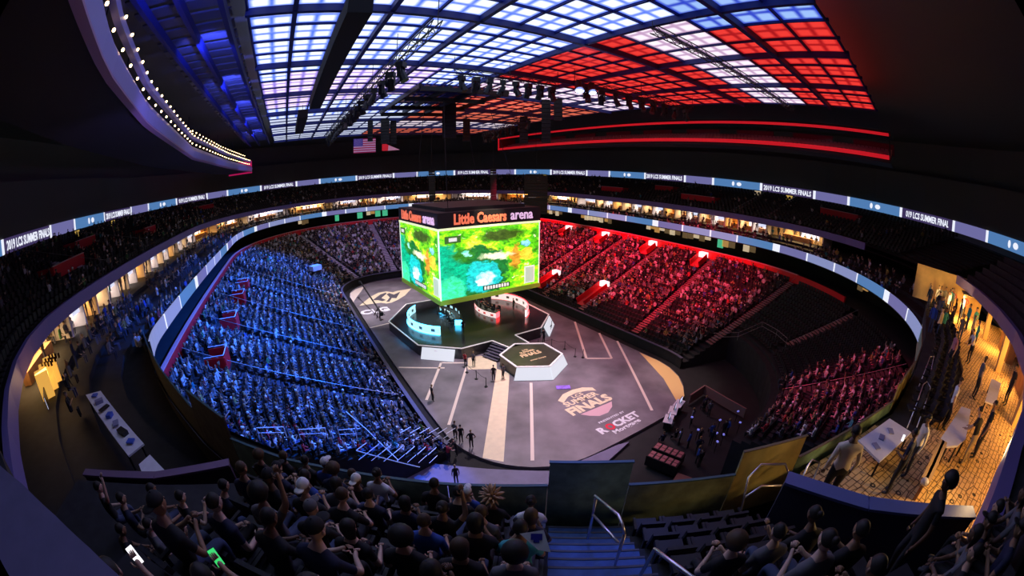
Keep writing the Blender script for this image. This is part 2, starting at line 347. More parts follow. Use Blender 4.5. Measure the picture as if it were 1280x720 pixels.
for c, sz, r in (((7.9, -7.78, .72), (.8, .03, .3), .785), ((8.2, -7.46, .95), (.22, .03, .4), .785), ((8.38, -7.28, 1.08), (.32, .03, .14), .785), ((7.65, -8.06, .45), (.12, .03, .5), .785), ((8.15, -7.58, .45), (.12, .03, .45), .785), ((7.45, -8.2, .85), (.3, .03, .1), .785)):
    b.box((c[0] + .17, c[1] - .17, c[2]), sz, r)
b.build('panel_mark', M('mark_black', (.02, .02, .02), .6), rp)
# stairs on the left of the bridge
sb = thing('stage_stairs', 'black metal steps leading up to the left side of the stage bridge', 'stairs', (-2.0, -10.7, 0))
for k in range(6):
    z = 0.2 + k * 0.2; t = (5 - k) * 0.30
    b = MB(); b.box((-1.35 - t, -10.75 - t * 0.4, z - 0.04), (0.34, 2.2, 0.07), 0.35); b.build('step', M('stair_tread', (0.09, 0.08, 0.12), 0.6), sb)
for sg in (-1.1, 1.1):
    b = MB(); b.beam((-1.2 - sg * .35, -10.7 + sg * .93, 1.2), (-2.85 - sg * .35, -11.35 + sg * .93, 0.1), 0.08, 0.2); b.build('stringer', m_blk, sb)
# hexagonal front stage
hx = thing('hexagon_stage', 'small hexagonal front stage with white light panels around its near sides', 'stage', (0.15, -15, 0))
HX = [(0.15 + 3.35 * math.cos(a), -15 + 3.35 * math.sin(a)) for a in [PI / 6 + i * PI / 3 for i in range(6)]]
b = MB(); b.prism(HX, 0, 1.3); b.build('stage_deck', M('hex_deck', (0.05, 0.047, 0.035), 0.3, noise=0.3, scale=0.8), hx)
b = MB()
for i in range(6): b.beam((*HX[i], 1.34), (*HX[(i + 1) % 6], 1.34), 0.2, 0.08)
b.build('edge_trim', m_edge, hx)
def hexpanel(i, k=1.17):
    p, q = HX[i], HX[(i + 1) % 6]; c = Vector((0.15, -15)); P = [c + (Vector(v) - c) * k for v in (p, q)]
    return panel('led_panel', (*p, 1.26), (*q, 1.26), (*P[1], 0.03), (*P[0], 0.03), m_led, hx)
for i in (3, 4):
    pn = hexpanel(i); p, q = Vector(HX[i]), Vector(HX[(i + 1) % 6]); d = (q - p).normalized(); b = MB()
    for u, z, L in ((.3, .8, .5), (.45, .6, .7), (.62, .75, .4), (.55, .95, .6)):
        c = p + (q - p) * u; n = Vector((d.y, -d.x)); off = n * (0.58 * (1.26 - z) / 1.23 + .05) * 1.0
        b.box((c.x + off.x, c.y + off.y, z), (L, .03, .08), math.atan2(d.y, d.x))
    b.build('panel_mark', M('panel_mark_pale', (.2, .2, .25), .5, em=.45, emcol=(.66, .74, .95)), pn)
m_gold = M('gold_print', (0.85, 0.62, 0.35), 0.5)
for s, y, wd, h in (('LCS', -13.6, .7, .28), ('SUMMER', -14.05, 1.9, .38), ('FINALS', -14.75, 2.5, .75), ('ROCKET Mortgage', -16.2, 1.9, .3)):
    text('deck_lettering', s, (0.25, y, 1.305), (0, 0, 0), hx, width=wd, height=h, depth=0.005, bold=0.03, mat=m_gold)
# team arcs, desks, players
def arcpts(cx, cy, r, a0, a1, n): return [(cx + r * math.cos(math.radians(a0 + (a1 - a0) * i / (n - 1))), cy + r * math.sin(math.radians(a0 + (a1 - a0) * i / (n - 1)))) for i in range(n)]
def team(side, mwash, mlite, mstrip, colname):
    cx = 2.4 * side; a0, a1 = (-52, 52) if side > 0 else (128, 232)
    arc = thing('light_wall', '%s curved low light wall behind the %s player desk' % (colname, 'right' if side > 0 else 'left'), 'light wall', (cx + 6 * side, 0, 1.3))
    P = arcpts(cx, 0, 6.0, a0, a1, 13); Q = arcpts(cx, 0, 6.14, a0, a1, 13)
    for k in range(0, 12, 2):
        b = MB()
        b.grid([[(*p, 1.34) for p in P[k:k + 3]], [(*p, 2.3) for p in P[k:k + 3]], [(*p, 2.3) for p in Q[k:k + 3]], [(*p, 1.34) for p in Q[k:k + 3]], [(*p, 1.34) for p in P[k:k + 3]]])
        pn = b.build('led_panel', mlite, arc)
        c = Vector(Q[k + 1]); n = (c - Vector((cx, 0))).normalized(); b = MB(); b.box((c.x + n.x * .02, c.y + n.y * .02, 1.85), (.5, .03, .34), math.atan2(n.y, n.x) + PI / 2); b.box((c.x - n.x * .16, c.y - n.y * .16, 1.85), (.5, .03, .34), math.atan2(n.y, n.x) + PI / 2)
        b.build('panel_mark', M('mark_grey', (.3, .3, .32), .6), pn)
    b = MB(); b.tube([(*p, 2.33) for p in arcpts(cx, 0, 6.07, a0, a1, 25)], 0.06, 6); b.build('light_tube', mstrip, arc)
    b = MB(); b.tube([(*p, 1.36) for p in arcpts(cx, 0, 6.2, a0, a1, 25)], 0.05, 6); b.build('light_tube', mstrip, arc)
    dcx = 7.6 * side; d0, d1 = (148, 212) if side > 0 else (-32, 32)
    dk = thing('player_desk', '%s curved player desk with five monitors on the %s of the stage' % (colname, 'right' if side > 0 else 'left'), 'desk', (1.6 * side, 0, 1.3))
    P = arcpts(dcx, 0, 6.0, d0, d1, 11); Q = arcpts(dcx, 0, 5.1, d0, d1, 11)
    b = MB(); b.grid([[(*p, 2.02) for p in P], [(*p, 2.02) for p in Q], [(*p, 2.08) for p in Q], [(*p, 2.08) for p in P], [(*p, 2.02) for p in P]]); b.build('desk_top', M('desk_top', (.08, .08, .09), .4), dk)
    for k in range(5):
        i = 2 * k; b = MB(); b.grid([[(*p, 1.32) for p in P[i:i + 3]], [(*p, 2.0) for p in P[i:i + 3]]]); pn = b.build('front_panel', mlite, dk)
        c = Vector(P[i + 1]); n = (c - Vector((dcx, 0))).normalized(); b = MB(); b.box((c.x + n.x * .03, c.y + n.y * .03, 1.66), (.45, .03, .28), math.atan2(n.y, n.x) + PI / 2); b.build('panel_mark', mwash, pn)
    for e in (0, -1):
        b = MB(); p, q = P[e], Q[e]; b.beam((*p, 1.66), (*q, 1.66), 0.06, 0.7); b.build('end_panel', mstrip, dk)
    out = []
    for k in range(5):
        an = math.radians(d0 + (d1 - d0) * (k + .5) / 5); u = Vector((math.cos(an), math.sin(an)))
        for nm, rr in (('monitor', 5.75),):
            m = thing('monitor', 'black monitor on the %s player desk, number %s from its near end' % ('right' if side > 0 else 'left', ('one', 'two', 'three', 'four', 'five')[4 - k if side < 0 else k] if side < 0 else ('one', 'two', 'three', 'four', 'five')[4 - k]), 'monitor', (dcx + u.x * rr, u.y * rr, 2.08))
            b = MB(); b.box((dcx + u.x * rr, u.y * rr, 2.40), (.62, .05, .38), an + PI / 2); b.build('housing', m_blk, m)
            b = MB(); b.box((dcx + u.x * rr, u.y * rr, 2.14), (.08, .08, .16), an); b.box((dcx + u.x * rr, u.y * rr, 2.09), (.28, .2, .02), an + PI / 2); b.build('stand', m_blk, m)
            b = MB(); b.box((dcx + u.x * (rr - .03), u.y * (rr - .03), 2.40), (.58, .01, .34), an + PI / 2); b.build('display', M('monitor_glow', (.3, .5, .6), .3, em=.9, emcol=(.45, .7, .8)), m)
        out.append((dcx + u.x * 4.55, u.y * 4.55, an - PI / 2))
    return out
SEATS_L = team(-1, M('mark_blue', (.1, .3, .5), .5), m_cyanw, m_cyan, 'cyan-lit')
SEATS_R = team(1, M('mark_red', (.8, .1, .1), .5, em=.5, emcol=(.9, .08, .08)), m_redw, m_redl, 'red-lit')

# ============================================================ CENTRE-HUNG SCOREBOARD
sbx = thing('scoreboard', 'four-sided hanging scoreboard showing a bright green game picture above the stage', 'scoreboard', (0, 0, 5.7))
m_sbf = M('scoreboard_frame', (0.03, 0.03, 0.035), 0.5)
def screen_mat():
    m = bpy.data.materials.new('game_picture'); m.use_nodes = True; nt = m.node_tree; N = nt.nodes.new; L = nt.links.new; bs = nt.nodes['Principled BSDF']
    tc = N('ShaderNodeTexCoord'); mp = N('ShaderNodeMixRGB'); mp.blend_type = 'ADD'; mp.inputs[0].default_value = 1; L(tc.outputs['UV'], mp.inputs[1])
    wz = N('ShaderNodeTexNoise'); wz.inputs['Scale'].default_value = 14; wz.inputs['Detail'].default_value = 5; L(tc.outputs['UV'], wz.inputs['Vector'])
    w1 = N('ShaderNodeVectorMath'); w1.operation = 'SUBTRACT'; w1.inputs[1].default_value = (.5, .5, .5); L(wz.outputs['Color'], w1.inputs[0])
    w2 = N('ShaderNodeVectorMath'); w2.operation = 'SCALE'; w2.inputs['Scale'].default_value = .16; L(w1.outputs[0], w2.inputs[0]); L(w2.outputs[0], mp.inputs[2])
    n1 = N('ShaderNodeTexNoise'); n1.inputs['Scale'].default_value = 4.2; n1.inputs['Detail'].default_value = 7; n1.inputs['Roughness'].default_value = .72; n1.inputs['Distortion'].default_value = .6; L(mp.outputs[0], n1.inputs['Vector'])
    r1 = N('ShaderNodeValToRGB'); e = r1.color_ramp.elements; e[0].position = .28; e[0].color = (.02, .10, .01, 1); e[1].position = .74; e[1].color = (.95, .95, .55, 1)
    for p, c in ((.40, (.05, .34, .01, 1)), (.49, (.16, .72, .01, 1)), (.57, (.62, .80, .02, 1)), (.65, (.85, .72, .10, 1))): x = e.new(p); x.color = c
    L(n1.outputs['Fac'], r1.inputs[0])
    v = N('ShaderNodeTexVoronoi'); v.inputs['Scale'].default_value = 9; L(mp.outputs[0], v.inputs['Vector'])
    r2 = N('ShaderNodeValToRGB'); r2.color_ramp.elements[0].position = .12; r2.color_ramp.elements[0].color = (1, 1, 1, 1); r2.color_ramp.elements[1].position = .2; r2.color_ramp.elements[1].color = (0, 0, 0, 1); L(v.outputs['Distance'], r2.inputs[0])
    mx0 = N('ShaderNodeMixRGB'); mx0.inputs[2].default_value = (.9, .85, .6, 1); L(r2.outputs[0], mx0.inputs[0]); L(r1.outputs[0], mx0.inputs[1])
    def ellipse(cx, cy, rx, ry, soft):
        a = N('ShaderNodeVectorMath'); a.operation = 'SUBTRACT'; a.inputs[1].default_value = (cx, cy, 0); L(mp.outputs[0], a.inputs[0])
        d = N('ShaderNodeVectorMath'); d.operation = 'DIVIDE'; d.inputs[1].default_value = (rx, ry, 1); L(a.outputs[0], d.inputs[0])
        nn = N('ShaderNodeTexNoise'); nn.inputs['Scale'].default_value = 8; L(mp.outputs[0], nn.inputs['Vector'])
        ln = N('ShaderNodeVectorMath'); ln.operation = 'LENGTH'; L(d.outputs[0], ln.inputs[0])
        ad = N('ShaderNodeMath'); ad.operation = 'MULTIPLY_ADD'; ad.inputs[1].default_value = .5; L(nn.outputs['Fac'], ad.inputs[0]); L(ln.outputs['Value'], ad.inputs[2])
        rr = N('ShaderNodeMapRange'); rr.inputs['From Min'].default_value = 1.25 + soft; rr.inputs['From Max'].default_value = 1.25 - soft; L(ad.outputs[0], rr.inputs['Value']); return rr.outputs[0]
    def mix(fac, a, col):
        x = N('ShaderNodeMixRGB'); x.inputs[2].default_value = (*col, 1); L(fac, x.inputs[0]); L(a, x.inputs[1]); return x.outputs[0]
    c = mix(ellipse(.36, .33, .30, .40, .05), mx0.outputs[0], (.006, .16, .03))
    c = mix(ellipse(.40, .25, .19, .24, .06), c, (.01, .55, .62))
    c = mix(ellipse(.43, .22, .08, .10, .25), c, (.55, .95, 1.0))
    c = mix(ellipse(.02, .28, .24, .52, .04), c, (.0, .42, .26))
    c = mix(ellipse(.10, .10, .12, .22, .2), c, (.05, .75, .45))
    c = mix(ellipse(.60, .86, .20, .09, .25), c, (.05, .10, .01))
    c = mix(ellipse(.74, .50, .05, .20, .2), c, (.70, .30, .03)); c = mix(ellipse(.86, .52, .07, .10, .2), c, (.95, .62, .05)); c = mix(ellipse(.85, .70, .04, .05, .2), c, (.25, .62, .95))
    c = mix(ellipse(.55, .55, .16, .05, .3), c, (.95, .92, .70)); c = mix(ellipse(.22, .62, .10, .10, .3), c, (.03, .22, .02)); c = mix(ellipse(.24, .64, .03, .05, .2), c, (.3, .8, .7))
    c = mix(ellipse(.40, .17, .05, .05, .2), c, (.9, 1, 1))
    n3 = N('ShaderNodeTexNoise'); n3.inputs['Scale'].default_value = 17; n3.inputs['Detail'].default_value = 4; n3.inputs['Roughness'].default_value = .7; L(mp.outputs[0], n3.inputs['Vector'])
    r3 = N('ShaderNodeValToRGB'); r3.color_ramp.elements[0].position = .36; r3.color_ramp.elements[0].color = (.12, .20, .08, 1); r3.color_ramp.elements[1].position = .64; r3.color_ramp.elements[1].color = (.88, .86, .74, 1); L(n3.outputs['Fac'], r3.inputs[0])
    ov = N('ShaderNodeMixRGB'); ov.blend_type = 'OVERLAY'; ov.inputs[0].default_value = .75; L(c, ov.inputs[1]); L(r3.outputs[0], ov.inputs[2]); c = ov.outputs[0]
    L(c, bs.inputs['Emission Color']); bs.inputs['Emission Strength'].default_value = 1.4; bs.inputs['Base Color'].default_value = (.02, .02, .02, 1); return m
m_scr = screen_mat()
HX_, HY_ = 6.55, 6.5
b = MB(); b.box((0, 0, 5.95), (14.1, 13.1, .55), mi=0); b.build('lower_ring', M('lime_edge_led', (.35, .55, .05), .5, em=.16, emcol=(.5, .75, .08)), sbx)
b = MB(); b.box((0, 0, 10.1), (13.7, 12.7, 7.8)); b.build('housing', m_sbf, sbx)
b = MB(); b.box((0, 0, 15.2), (14.0, 13.0, 1.7)); b.box((0, 0, 16.2), (11, 10.5, .5)); b.build('header_band', m_sbf, sbx)
b = MB(); b.box((0, 0, 14.2), (14.05, 13.05, .22)); b.build('header_light', M('lime_light', (.9, .95, .6), .5, em=.9, emcol=(.9, .95, .55)), sbx)
for k in range(4):
    an = k * PI / 2; R = Matrix.Rotation(an, 4, 'Z'); h = 6.42 if k % 2 == 0 else 6.92; W_ = 6.9 if k % 2 == 0 else 6.4
    def P(x, y, z): return R @ Vector((x, y, z))
    me = bpy.data.meshes.new('game_screen'); vs = [P(-W_, -h, 6.25), P(W_, -h, 6.25), P(W_, -h, 14.05), P(-W_, -h, 14.05)]
    vs = [v - Vector((0, 0, 5.7)) for v in vs]; me.from_pydata(vs, [], [(0, 1, 2, 3)]); uv = me.uv_layers.new(name='UVMap')
    for i, q in enumerate(((0, 0), (1, 0), (1, 1), (0, 1))): uv.data[i].uv = q
    me.materials.append(m_scr); s_o = link_mesh('game_screen', me, sbx)
    def slab(name, x0, x1, z0, z1, m, t, par):
        b = MB(); b.box((0, 0, 0), (x1 - x0, .02, z1 - z0)); o = link_mesh(name, b.mesh(name, m), par, P((x0 + x1) / 2, -h - t, (z0 + z1) / 2) - wpos(par), (0, 0, an)); return o
    m_hud = M('hud_white', (.9, .9, .9), .5, em=.8, emcol=(.95, .95, .9)); m_hudd = M('hud_dark', (.05, .08, .05), .5, em=.08)
    mm = slab('minimap', 4.6, 6.2, 6.5, 8.7, m_hud, .03, s_o); slab('minimap_picture', 4.75, 6.05, 6.65, 8.55, M('hud_map', (.3, .45, .3), .5, em=.75, emcol=(.72, .82, .66)), .06, s_o)
    slab('status_bar', -1.4, 2.4, 6.5, 7.1, m_hudd, .03, s_o)
    for q in range(9): slab('status_icon', -1.25 + q * .4, -.98 + q * .4, 6.6, 7.0, m_hud, .06, s_o)
    slab('score_plate', -6.2, -4.2, 12.6, 13.4, M('hud_green', (.1, .25, .05), .5, em=.3, emcol=(.15, .4, .08)), .03, s_o); slab('score_digits', -5.7, -4.7, 12.8, 13.2, m_hud, .06, s_o)
    b = MB()
    for x in (-W_, W_):
        b = MB(); b.box(tuple(P(x, -h - .03, 10.15)), (.1 if k % 2 == 0 else .06, .06 if k % 2 == 0 else .1, 7.9)); b.build('screen_edge', m_hud, sbx)
    rot = Euler((PI / 2, 0, an))
    text('venue_lettering', 'Little Caesars', P(-1.6, -h - .12, 15.25), rot, sbx, width=6.9, height=1.25, depth=.08, bold=.03, mat=M('orange_letters', (1, .3, .15), .5, em=.75, emcol=(1.0, .20, .10)))
    text('venue_lettering', 'arena', P(4.1, -h - .12, 15.1), rot, sbx, width=3.3, height=.85, depth=.08, bold=.015, mat=M('lilac_letters', (.9, .7, .95), .5, em=.8, emcol=(.85, .55, .85)))
for x in (-5, 5):
    for y in (-5, 5): b = MB(); b.beam((x, y, 16.4), (x * .6 - 1.5, y * .6, 29.2), .06, .06); b.build('hoist_cable', m_blk, sbx)
sbx.rotation_euler = (0, 0, math.radians(3.0))

# ============================================================ RIBBON BOARDS
PURP = M('ribbon_purple', (.03, .03, .05), .4, em=.62, emcol=(.24, .23, .56)); RBLUE = M('ribbon_blue', (.02, .03, .05), .4, em=.7, emcol=(.11, .28, .62)); RWHITE = M('ribbon_white', (.1, .1, .1), .4, em=1.0, emcol=(.85, .88, 1.0)); RDK = M('ribbon_night', (.02, .02, .04), .4, em=.5, emcol=(.09, .06, .20))
RPALE = M('ribbon_pale', (.04, .04, .06), .4, em=.62, emcol=(.36, .42, .80))
def ribbon(name, label, s0, s1, d, dip, z0, z1, pattern, step, lead=0.0):
    S = np.linspace(s0, s1, 1600); pts = np.array([ring(q, d, dip)[0][:] for q in S]); Lc = np.concatenate([[0], np.cumsum(np.linalg.norm(np.diff(pts, axis=0), axis=1))])
    r = thing(name, label, 'ribbon board', (*ring((s0 + s1) / 2, d, dip)[0], z0)); t = 0.0; i = 0
    while t < Lc[-1] - .2:
        ln, m, tx, wd = pattern[i % len(pattern)]
        if i == 0 and lead: ln, tx = lead, None
        e = min(Lc[-1], t + ln); n = max(2, int((e - t) / step) + 1)
        ss = [float(np.interp(q, Lc, S)) for q in np.linspace(t, e, n)]
        b = MB(); lo = [ring(q, d, dip)[0] for q in ss]; hi = [ring(q, d + .12, dip)[0] for q in ss]
        b.grid([[(*p, z0) for p in hi], [(*p, z0) for p in lo], [(*p, z1) for p in lo], [(*p, z1) for p in hi]])
        pn = b.build('led_panel', m, r)
        if tx and e - t > ln * .8:
            c, nv = ring(float(np.interp((t + e) / 2, Lc, S)), d - (.2 if tx != 'logo' else .1), dip); q0, q1 = lo[0], lo[-1]; rz = math.atan2(q1[1] - q0[1], q1[0] - q0[0]) + PI
            if tx == 'logo':
                for nm, dx, rx_, rzz in (('ribbon_mark', -.8, .34, .5), ('ribbon_mark', .7, .62, .42)):
                    b = MB(); b.ell((dx, 0, 0), (rx_, .03, rzz), 10, 6); link_mesh(nm, b.mesh(nm, RWHITE), pn, Vector((*c, (z0 + z1) / 2)) - wpos(pn), (0, 0, rz))
            else:
                text('ribbon_lettering', tx, (*c, (z0 + z1) / 2), Euler((PI / 2, 0, rz)), pn, width=wd, height=(z1 - z0) * .66, depth=.03, bold=.03, mat=RWHITE)
        t = e; i += 1
    return r
UPP = [(12.0, RDK, '2019 LCS SUMMER FINALS', 11.2), (.6, RWHITE, None, 0), (11.8, RBLUE, 'logo', 0), (.6, RWHITE, None, 0), (7.4, PURP, None, 0), (.6, RWHITE, None, 0)]
LOP = [(5.2, RPALE, None, 0), (.3, RWHITE, None, 0), (5.0, PURP, None, 0), (1.3, RWHITE, None, 0), (6.2, RBLUE, None, 0), (.25, RWHITE, None, 0), (4.6, RPALE, None, 0), (.3, RWHITE, None, 0)]
ribbon('upper_ribbon_board', 'upper ring of purple and blue light panels with lettering around the whole bowl', -43.0, 95.0, 46.0, 3.5, 20.05, 21.65, UPP, .9, 3.1)
ribbon('lower_ribbon_board', 'lower ring of pale blue light panels above the red wall, ending beside the near corner', -34.0, 102.7, 19.85, 4.4, 12.15, 13.15, LOP, .9)
# ============================================================ ROOF: LED sky panels, beams, trusses, catwalks
RZ = 30.6
def led_mat(name, core, edge, st):
    m = bpy.data.materials.new(name); m.use_nodes = True; nt = m.node_tree; N = nt.nodes.new; L = nt.links.new; bs = nt.nodes['Principled BSDF']
    tc = N('ShaderNodeTexCoord'); sp = N('ShaderNodeSeparateXYZ'); L(tc.outputs['Generated'], sp.inputs[0])
    def hump(o, n):                                               # two diffused tubes per panel
        a = N('ShaderNodeMath'); a.operation = 'MULTIPLY'; a.inputs[1].default_value = n; L(o, a.inputs[0])
        f = N('ShaderNodeMath'); f.operation = 'FRACT'; L(a.outputs[0], f.inputs[0])
        s = N('ShaderNodeMath'); s.operation = 'SUBTRACT'; s.inputs[1].default_value = .5; L(f.outputs[0], s.inputs[0])
        b = N('ShaderNodeMath'); b.operation = 'ABSOLUTE'; L(s.outputs[0], b.inputs[0])
        r = N('ShaderNodeMapRange'); r.interpolation_type = 'SMOOTHSTEP'; r.inputs['From Min'].default_value = .5; r.inputs['From Max'].default_value = .22; L(b.outputs[0], r.inputs['Value']); return r.outputs[0]
    mu = N('ShaderNodeMath'); mu.operation = 'MULTIPLY'; L(hump(sp.outputs[0], 2), mu.inputs[0]); L(hump(sp.outputs[1], 2), mu.inputs[1])
    nz = N('ShaderNodeTexNoise'); nz.inputs['Scale'].default_value = 1.3; L(tc.outputs['Object'], nz.inputs['Vector'])
    m2 = N('ShaderNodeMath'); m2.operation = 'MULTIPLY_ADD'; m2.inputs[1].default_value = .35; m2.inputs[2].default_value = -.14; L(nz.outputs['Fac'], m2.inputs[0])
    ad = N('ShaderNodeMath'); ad.operation = 'ADD'; ad.use_clamp = True; L(mu.outputs[0], ad.inputs[0]); L(m2.outputs[0], ad.inputs[1])
    mx = N('ShaderNodeMixRGB'); mx.inputs[1].default_value = (*edge, 1); mx.inputs[2].default_value = (*core, 1); L(ad.outputs[0], mx.inputs[0])
    L(mx.outputs[0], bs.inputs['Emission Color']); bs.inputs['Emission Strength'].default_value = st; bs.inputs['Base Color'].default_value = (.02, .02, .02, 1); bs.inputs['Specular IOR Level'].default_value = .1; m.cycles.emission_sampling = 'NONE'
    return m
L_W = led_mat('led_ice', (.84, .92, 1.0), (.07, .16, .85), 1.3)
L_P = led_mat('led_rose_ice', (1.0, .80, .92), (.26, .18, .72), 1.2)
L_S = led_mat('led_stripe', (.95, .85, .95), (.5, .30, .5), 1.12)
L_R = led_mat('led_scarlet', (.90, .045, .035), (.40, .006, .010), 1.0)
L_RW = led_mat('led_scarlet_warm', (1.0, .22, .13), (.50, .010, .012), 1.05)
L_B = led_mat('led_cobalt', (.35, .55, 1.0), (.02, .05, .62), 1.0)
roof = thing('roof_light_grid', 'huge gridded roof of glowing white, blue and red light panels', 'ceiling lights', (0, 0, RZ))
XS = [-25.3 + 2.83 * i for i in range(18)]; YS = [-43.0 + 2.87 * j for j in range(32)]
cells = []
for i in range(17):
    for j in range(31):
        x, y = (XS[i] + XS[i + 1]) / 2, (YS[j] + YS[j + 1]) / 2
        if -8.5 < x < -0.5 and -7.0 < y < 6.5: continue           # hoist bay above the scoreboard
        if x > -1.5 or (x > -4.5 and y > 26):
            if y < -35.8 and x < 1.5: m = L_B
            elif y < -33.2: m = L_R
            elif y < -27.8: m = L_S
            elif y < -11.0: m = L_R
            elif y < -2.8: m = L_S
            elif y < 24: m = L_RW
            elif y < 32: m = L_S
            else: m = L_RW
        elif y < -34: m = L_B if x > -8 else L_W
        else: m = L_P if (-7 < y + x * .4 + 12 < 9 and x < -8) else L_W
        cells.append((math.hypot(x + 22.4, y + 47.9), x, y, m))
cells.sort(key=lambda c: c[0])
PM = {}
def panel_mesh(m):
    if m.name not in PM:
        b = MB(); b.box((0, 0, 0), (2.66, 2.62, .1)); PM[m.name] = b.mesh('light_panel', m)
    return PM[m.name]
for d_, x, y, m in cells[:300]: link_mesh('light_panel', panel_mesh(m), roof, (x, y, 0.0))
fm = {}
for d_, x, y, m in cells[300:]: fm.setdefault(m.name, (m, []))[1].append((x, y))
for nm, (m, pts) in fm.items():                                   # the far panels, past the 300 nearest
    b = MB()
    for x, y in pts:
        b.box((x, y, RZ), (2.66, 2.62, .1))
    # generated coordinates are per object, so the far field uses a plain glow
    mm = M(nm + '_far', (.02, .02, .02), .6, em=.78, emcol={'led_ice': (.80, .88, 1.15), 'led_rose_ice': (1.0, .80, 1.0), 'led_stripe': (.95, .8, .9), 'led_scarlet': (.75, .05, .03), 'led_scarlet_warm': (.85, .16, .09), 'led_cobalt': (.25, .4, .9)}[nm])
    o = b.build('far_light_panels', mm, roof); o['kind'] = 'stuff'
m_beam = M('roof_beam', (.012, .02, .16), .6)  # blue light from the panels is put into the beam colour
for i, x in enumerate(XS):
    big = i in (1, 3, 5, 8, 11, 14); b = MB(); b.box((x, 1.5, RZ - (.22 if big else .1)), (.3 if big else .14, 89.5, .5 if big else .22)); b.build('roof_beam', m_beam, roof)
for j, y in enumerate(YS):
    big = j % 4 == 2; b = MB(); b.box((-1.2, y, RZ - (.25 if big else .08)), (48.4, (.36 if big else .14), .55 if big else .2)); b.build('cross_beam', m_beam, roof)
# hanging curtain boxes under the left half of the roof
for y0, y1, x0 in ((-29.3, -2.8, -19.3), (3.0, 18.5, -20.4)):
    t = thing('drape_track', 'long black hanging box under the %s left roof panels' % ('nearer' if y0 < -20 else 'farther'), 'drape', (x0, (y0 + y1) / 2, 29.0))
    b = MB(); b.box((x0, (y0 + y1) / 2, 29.0), (1.25, y1 - y0, 1.1)); b.build('track_box', M('drape_black', (.01, .01, .012), .9), t)
    for q in range(4):
        y = y0 + (y1 - y0) * (q + .5) / 4; b = MB(); b.beam((x0, y, 29.5), (x0, y, 30.5), .06, .06); b.build('hanger', m_blk, t)
# trusses with moving lights
def truss(name, label, p, q, w_=.5):
    t = thing(name, label, 'truss', tuple((Vector(p) + Vector(q)) / 2)); p, q = Vector(p), Vector(q); d = (q - p).normalized(); s = d.cross(Vector((0, 0, 1))).normalized() * w_ / 2; u = Vector((0, 0, w_ / 2))
    for a, c in ((1, 1), (1, -1), (-1, 1), (-1, -1)):
        b = MB(); b.beam(p + s * a + u * c, q + s * a + u * c, .06, .06); b.build('chord', m_blk, t)
    n = max(4, int((q - p).length / .9)); b = MB()
    for k in range(n):
        a, c = p + (q - p) * k / n, p + (q - p) * (k + 1) / n; sg = 1 if k % 2 else -1
        for e in (1, -1): b.beam(a + s * e - u * sg, c + s * e + u * sg, .04, .04)
        b.beam(a + s * sg - u, c - s * sg - u, .04, .04)
    o = b.build('lacing', m_blk, t); o['kind'] = 'stuff'
    n = max(2, int((q - p).length / 7))
    for k in range(n + 1):
        a = p + (q - p) * k / n; b = MB(); b.beam(a, (a.x, a.y, 30.4), .04, .04); b.build('hanger', m_blk, t)
    return t
def fixture_proto():
    t = thing('stage_light', 'black moving stage light', 'stage light', (0, 0, 0)); b = MB(); b.box((0, 0, -.18), (.42, .34, .24)); b.build('base', m_blk, t)
    for s in (-.2, .2):
        b = MB(); b.box((s, 0, -.52), (.07, .16, .5)); b.build('yoke', m_blk, t)
    b = MB(); b.tube([(0, -.05, -.38), (0, .05, -.6), (0, .2, -.95)], [.13, .17, .2], 8); b.build('lamp_head', m_blk, t)
    return t
FX = [None]
ORDN = ('first', 'second', 'third', 'fourth', 'fifth', 'sixth', 'seventh', 'eighth', 'ninth', 'tenth', 'eleventh', 'twelfth', 'thirteenth', 'fourteenth', 'fifteenth', 'sixteenth', 'seventeenth', 'eighteenth')
def fixtures(p, q, n, where, jit=True):
    p, q = Vector(p), Vector(q)
    for k in range(n):
        a = p + (q - p) * (k + .5) / n
        if FX[0] is None: FX[0] = fixture_proto(); o = FX[0]; o.location = a
        else: o = dup(FX[0], a)
        o.rotation_euler = (0, 0, RNG.uniform(0, 6.28)); o.scale = (1.5,) * 3
        o['label'] = '%s black stage light from the near or left end of %s' % (ORDN[k], where); o['group'] = 'stage lights on %s' % where
T1 = truss('lighting_truss', 'long blue-lit lighting truss running away under the left roof panels', (-15.2, -29, 28.2), (-15.2, 24, 28.2)); fixtures((-15.2, -24, 27.9), (-15.2, 24, 27.9), 18, 'the long left truss')
T2 = truss('lighting_truss', 'lighting truss crossing in front of the scoreboard hoist bay', (-9.0, -17, 29.0), (1.6, -17, 29.0)); fixtures((-9, -17, 28.7), (1.5, -17, 28.7), 8, 'the front cross truss')
T3 = truss('lighting_truss', 'lighting truss running out to the right under the red roof panels', (2.0, -19, 29.0), (18.5, -21, 29.0)); fixtures((2.5, -19, 28.7), (18, -21, 28.7), 9, 'the right cross truss')
T4 = truss('lighting_truss', 'far lighting truss under the distant red and white roof panels', (9, -2, 28.2), (16, 26, 28.2)); fixtures((9, -2, 27.9), (16, 26, 27.9), 8, 'the far right truss')
T5 = truss('lighting_truss', 'thin dark truss along the right edge of the red roof', (-3.0, -32.5, 29.8), (23, -32.5, 29.8))
# two lit beam lights on the right cross truss
for k, (x, y) in enumerate(((1.6, -20.0), (3.0, -20.2))):
    t = thing('beam_light', '%s bright blue-white beam light beside the red roof panels' % ('larger' if k == 0 else 'smaller'), 'stage light', (x, y, 28.8)); t.scale = (1.4,) * 3
    b = MB(); b.tube([(x, y, 28.9), (x, y, 28.5), (x - .1, y - .2, 28.2)], [.2, .26, .3], 10); b.build('housing', m_blk, t)
    b = MB(); b.ell((x - .12, y - .24, 28.14), (.27 if k == 0 else .18, .27, .1), 12, 6); b.build('lens', M('beam_lens', (.6, .7, 1), .3, em=30 if k == 0 else 24, emcol=(.35, .45, 1)), t)
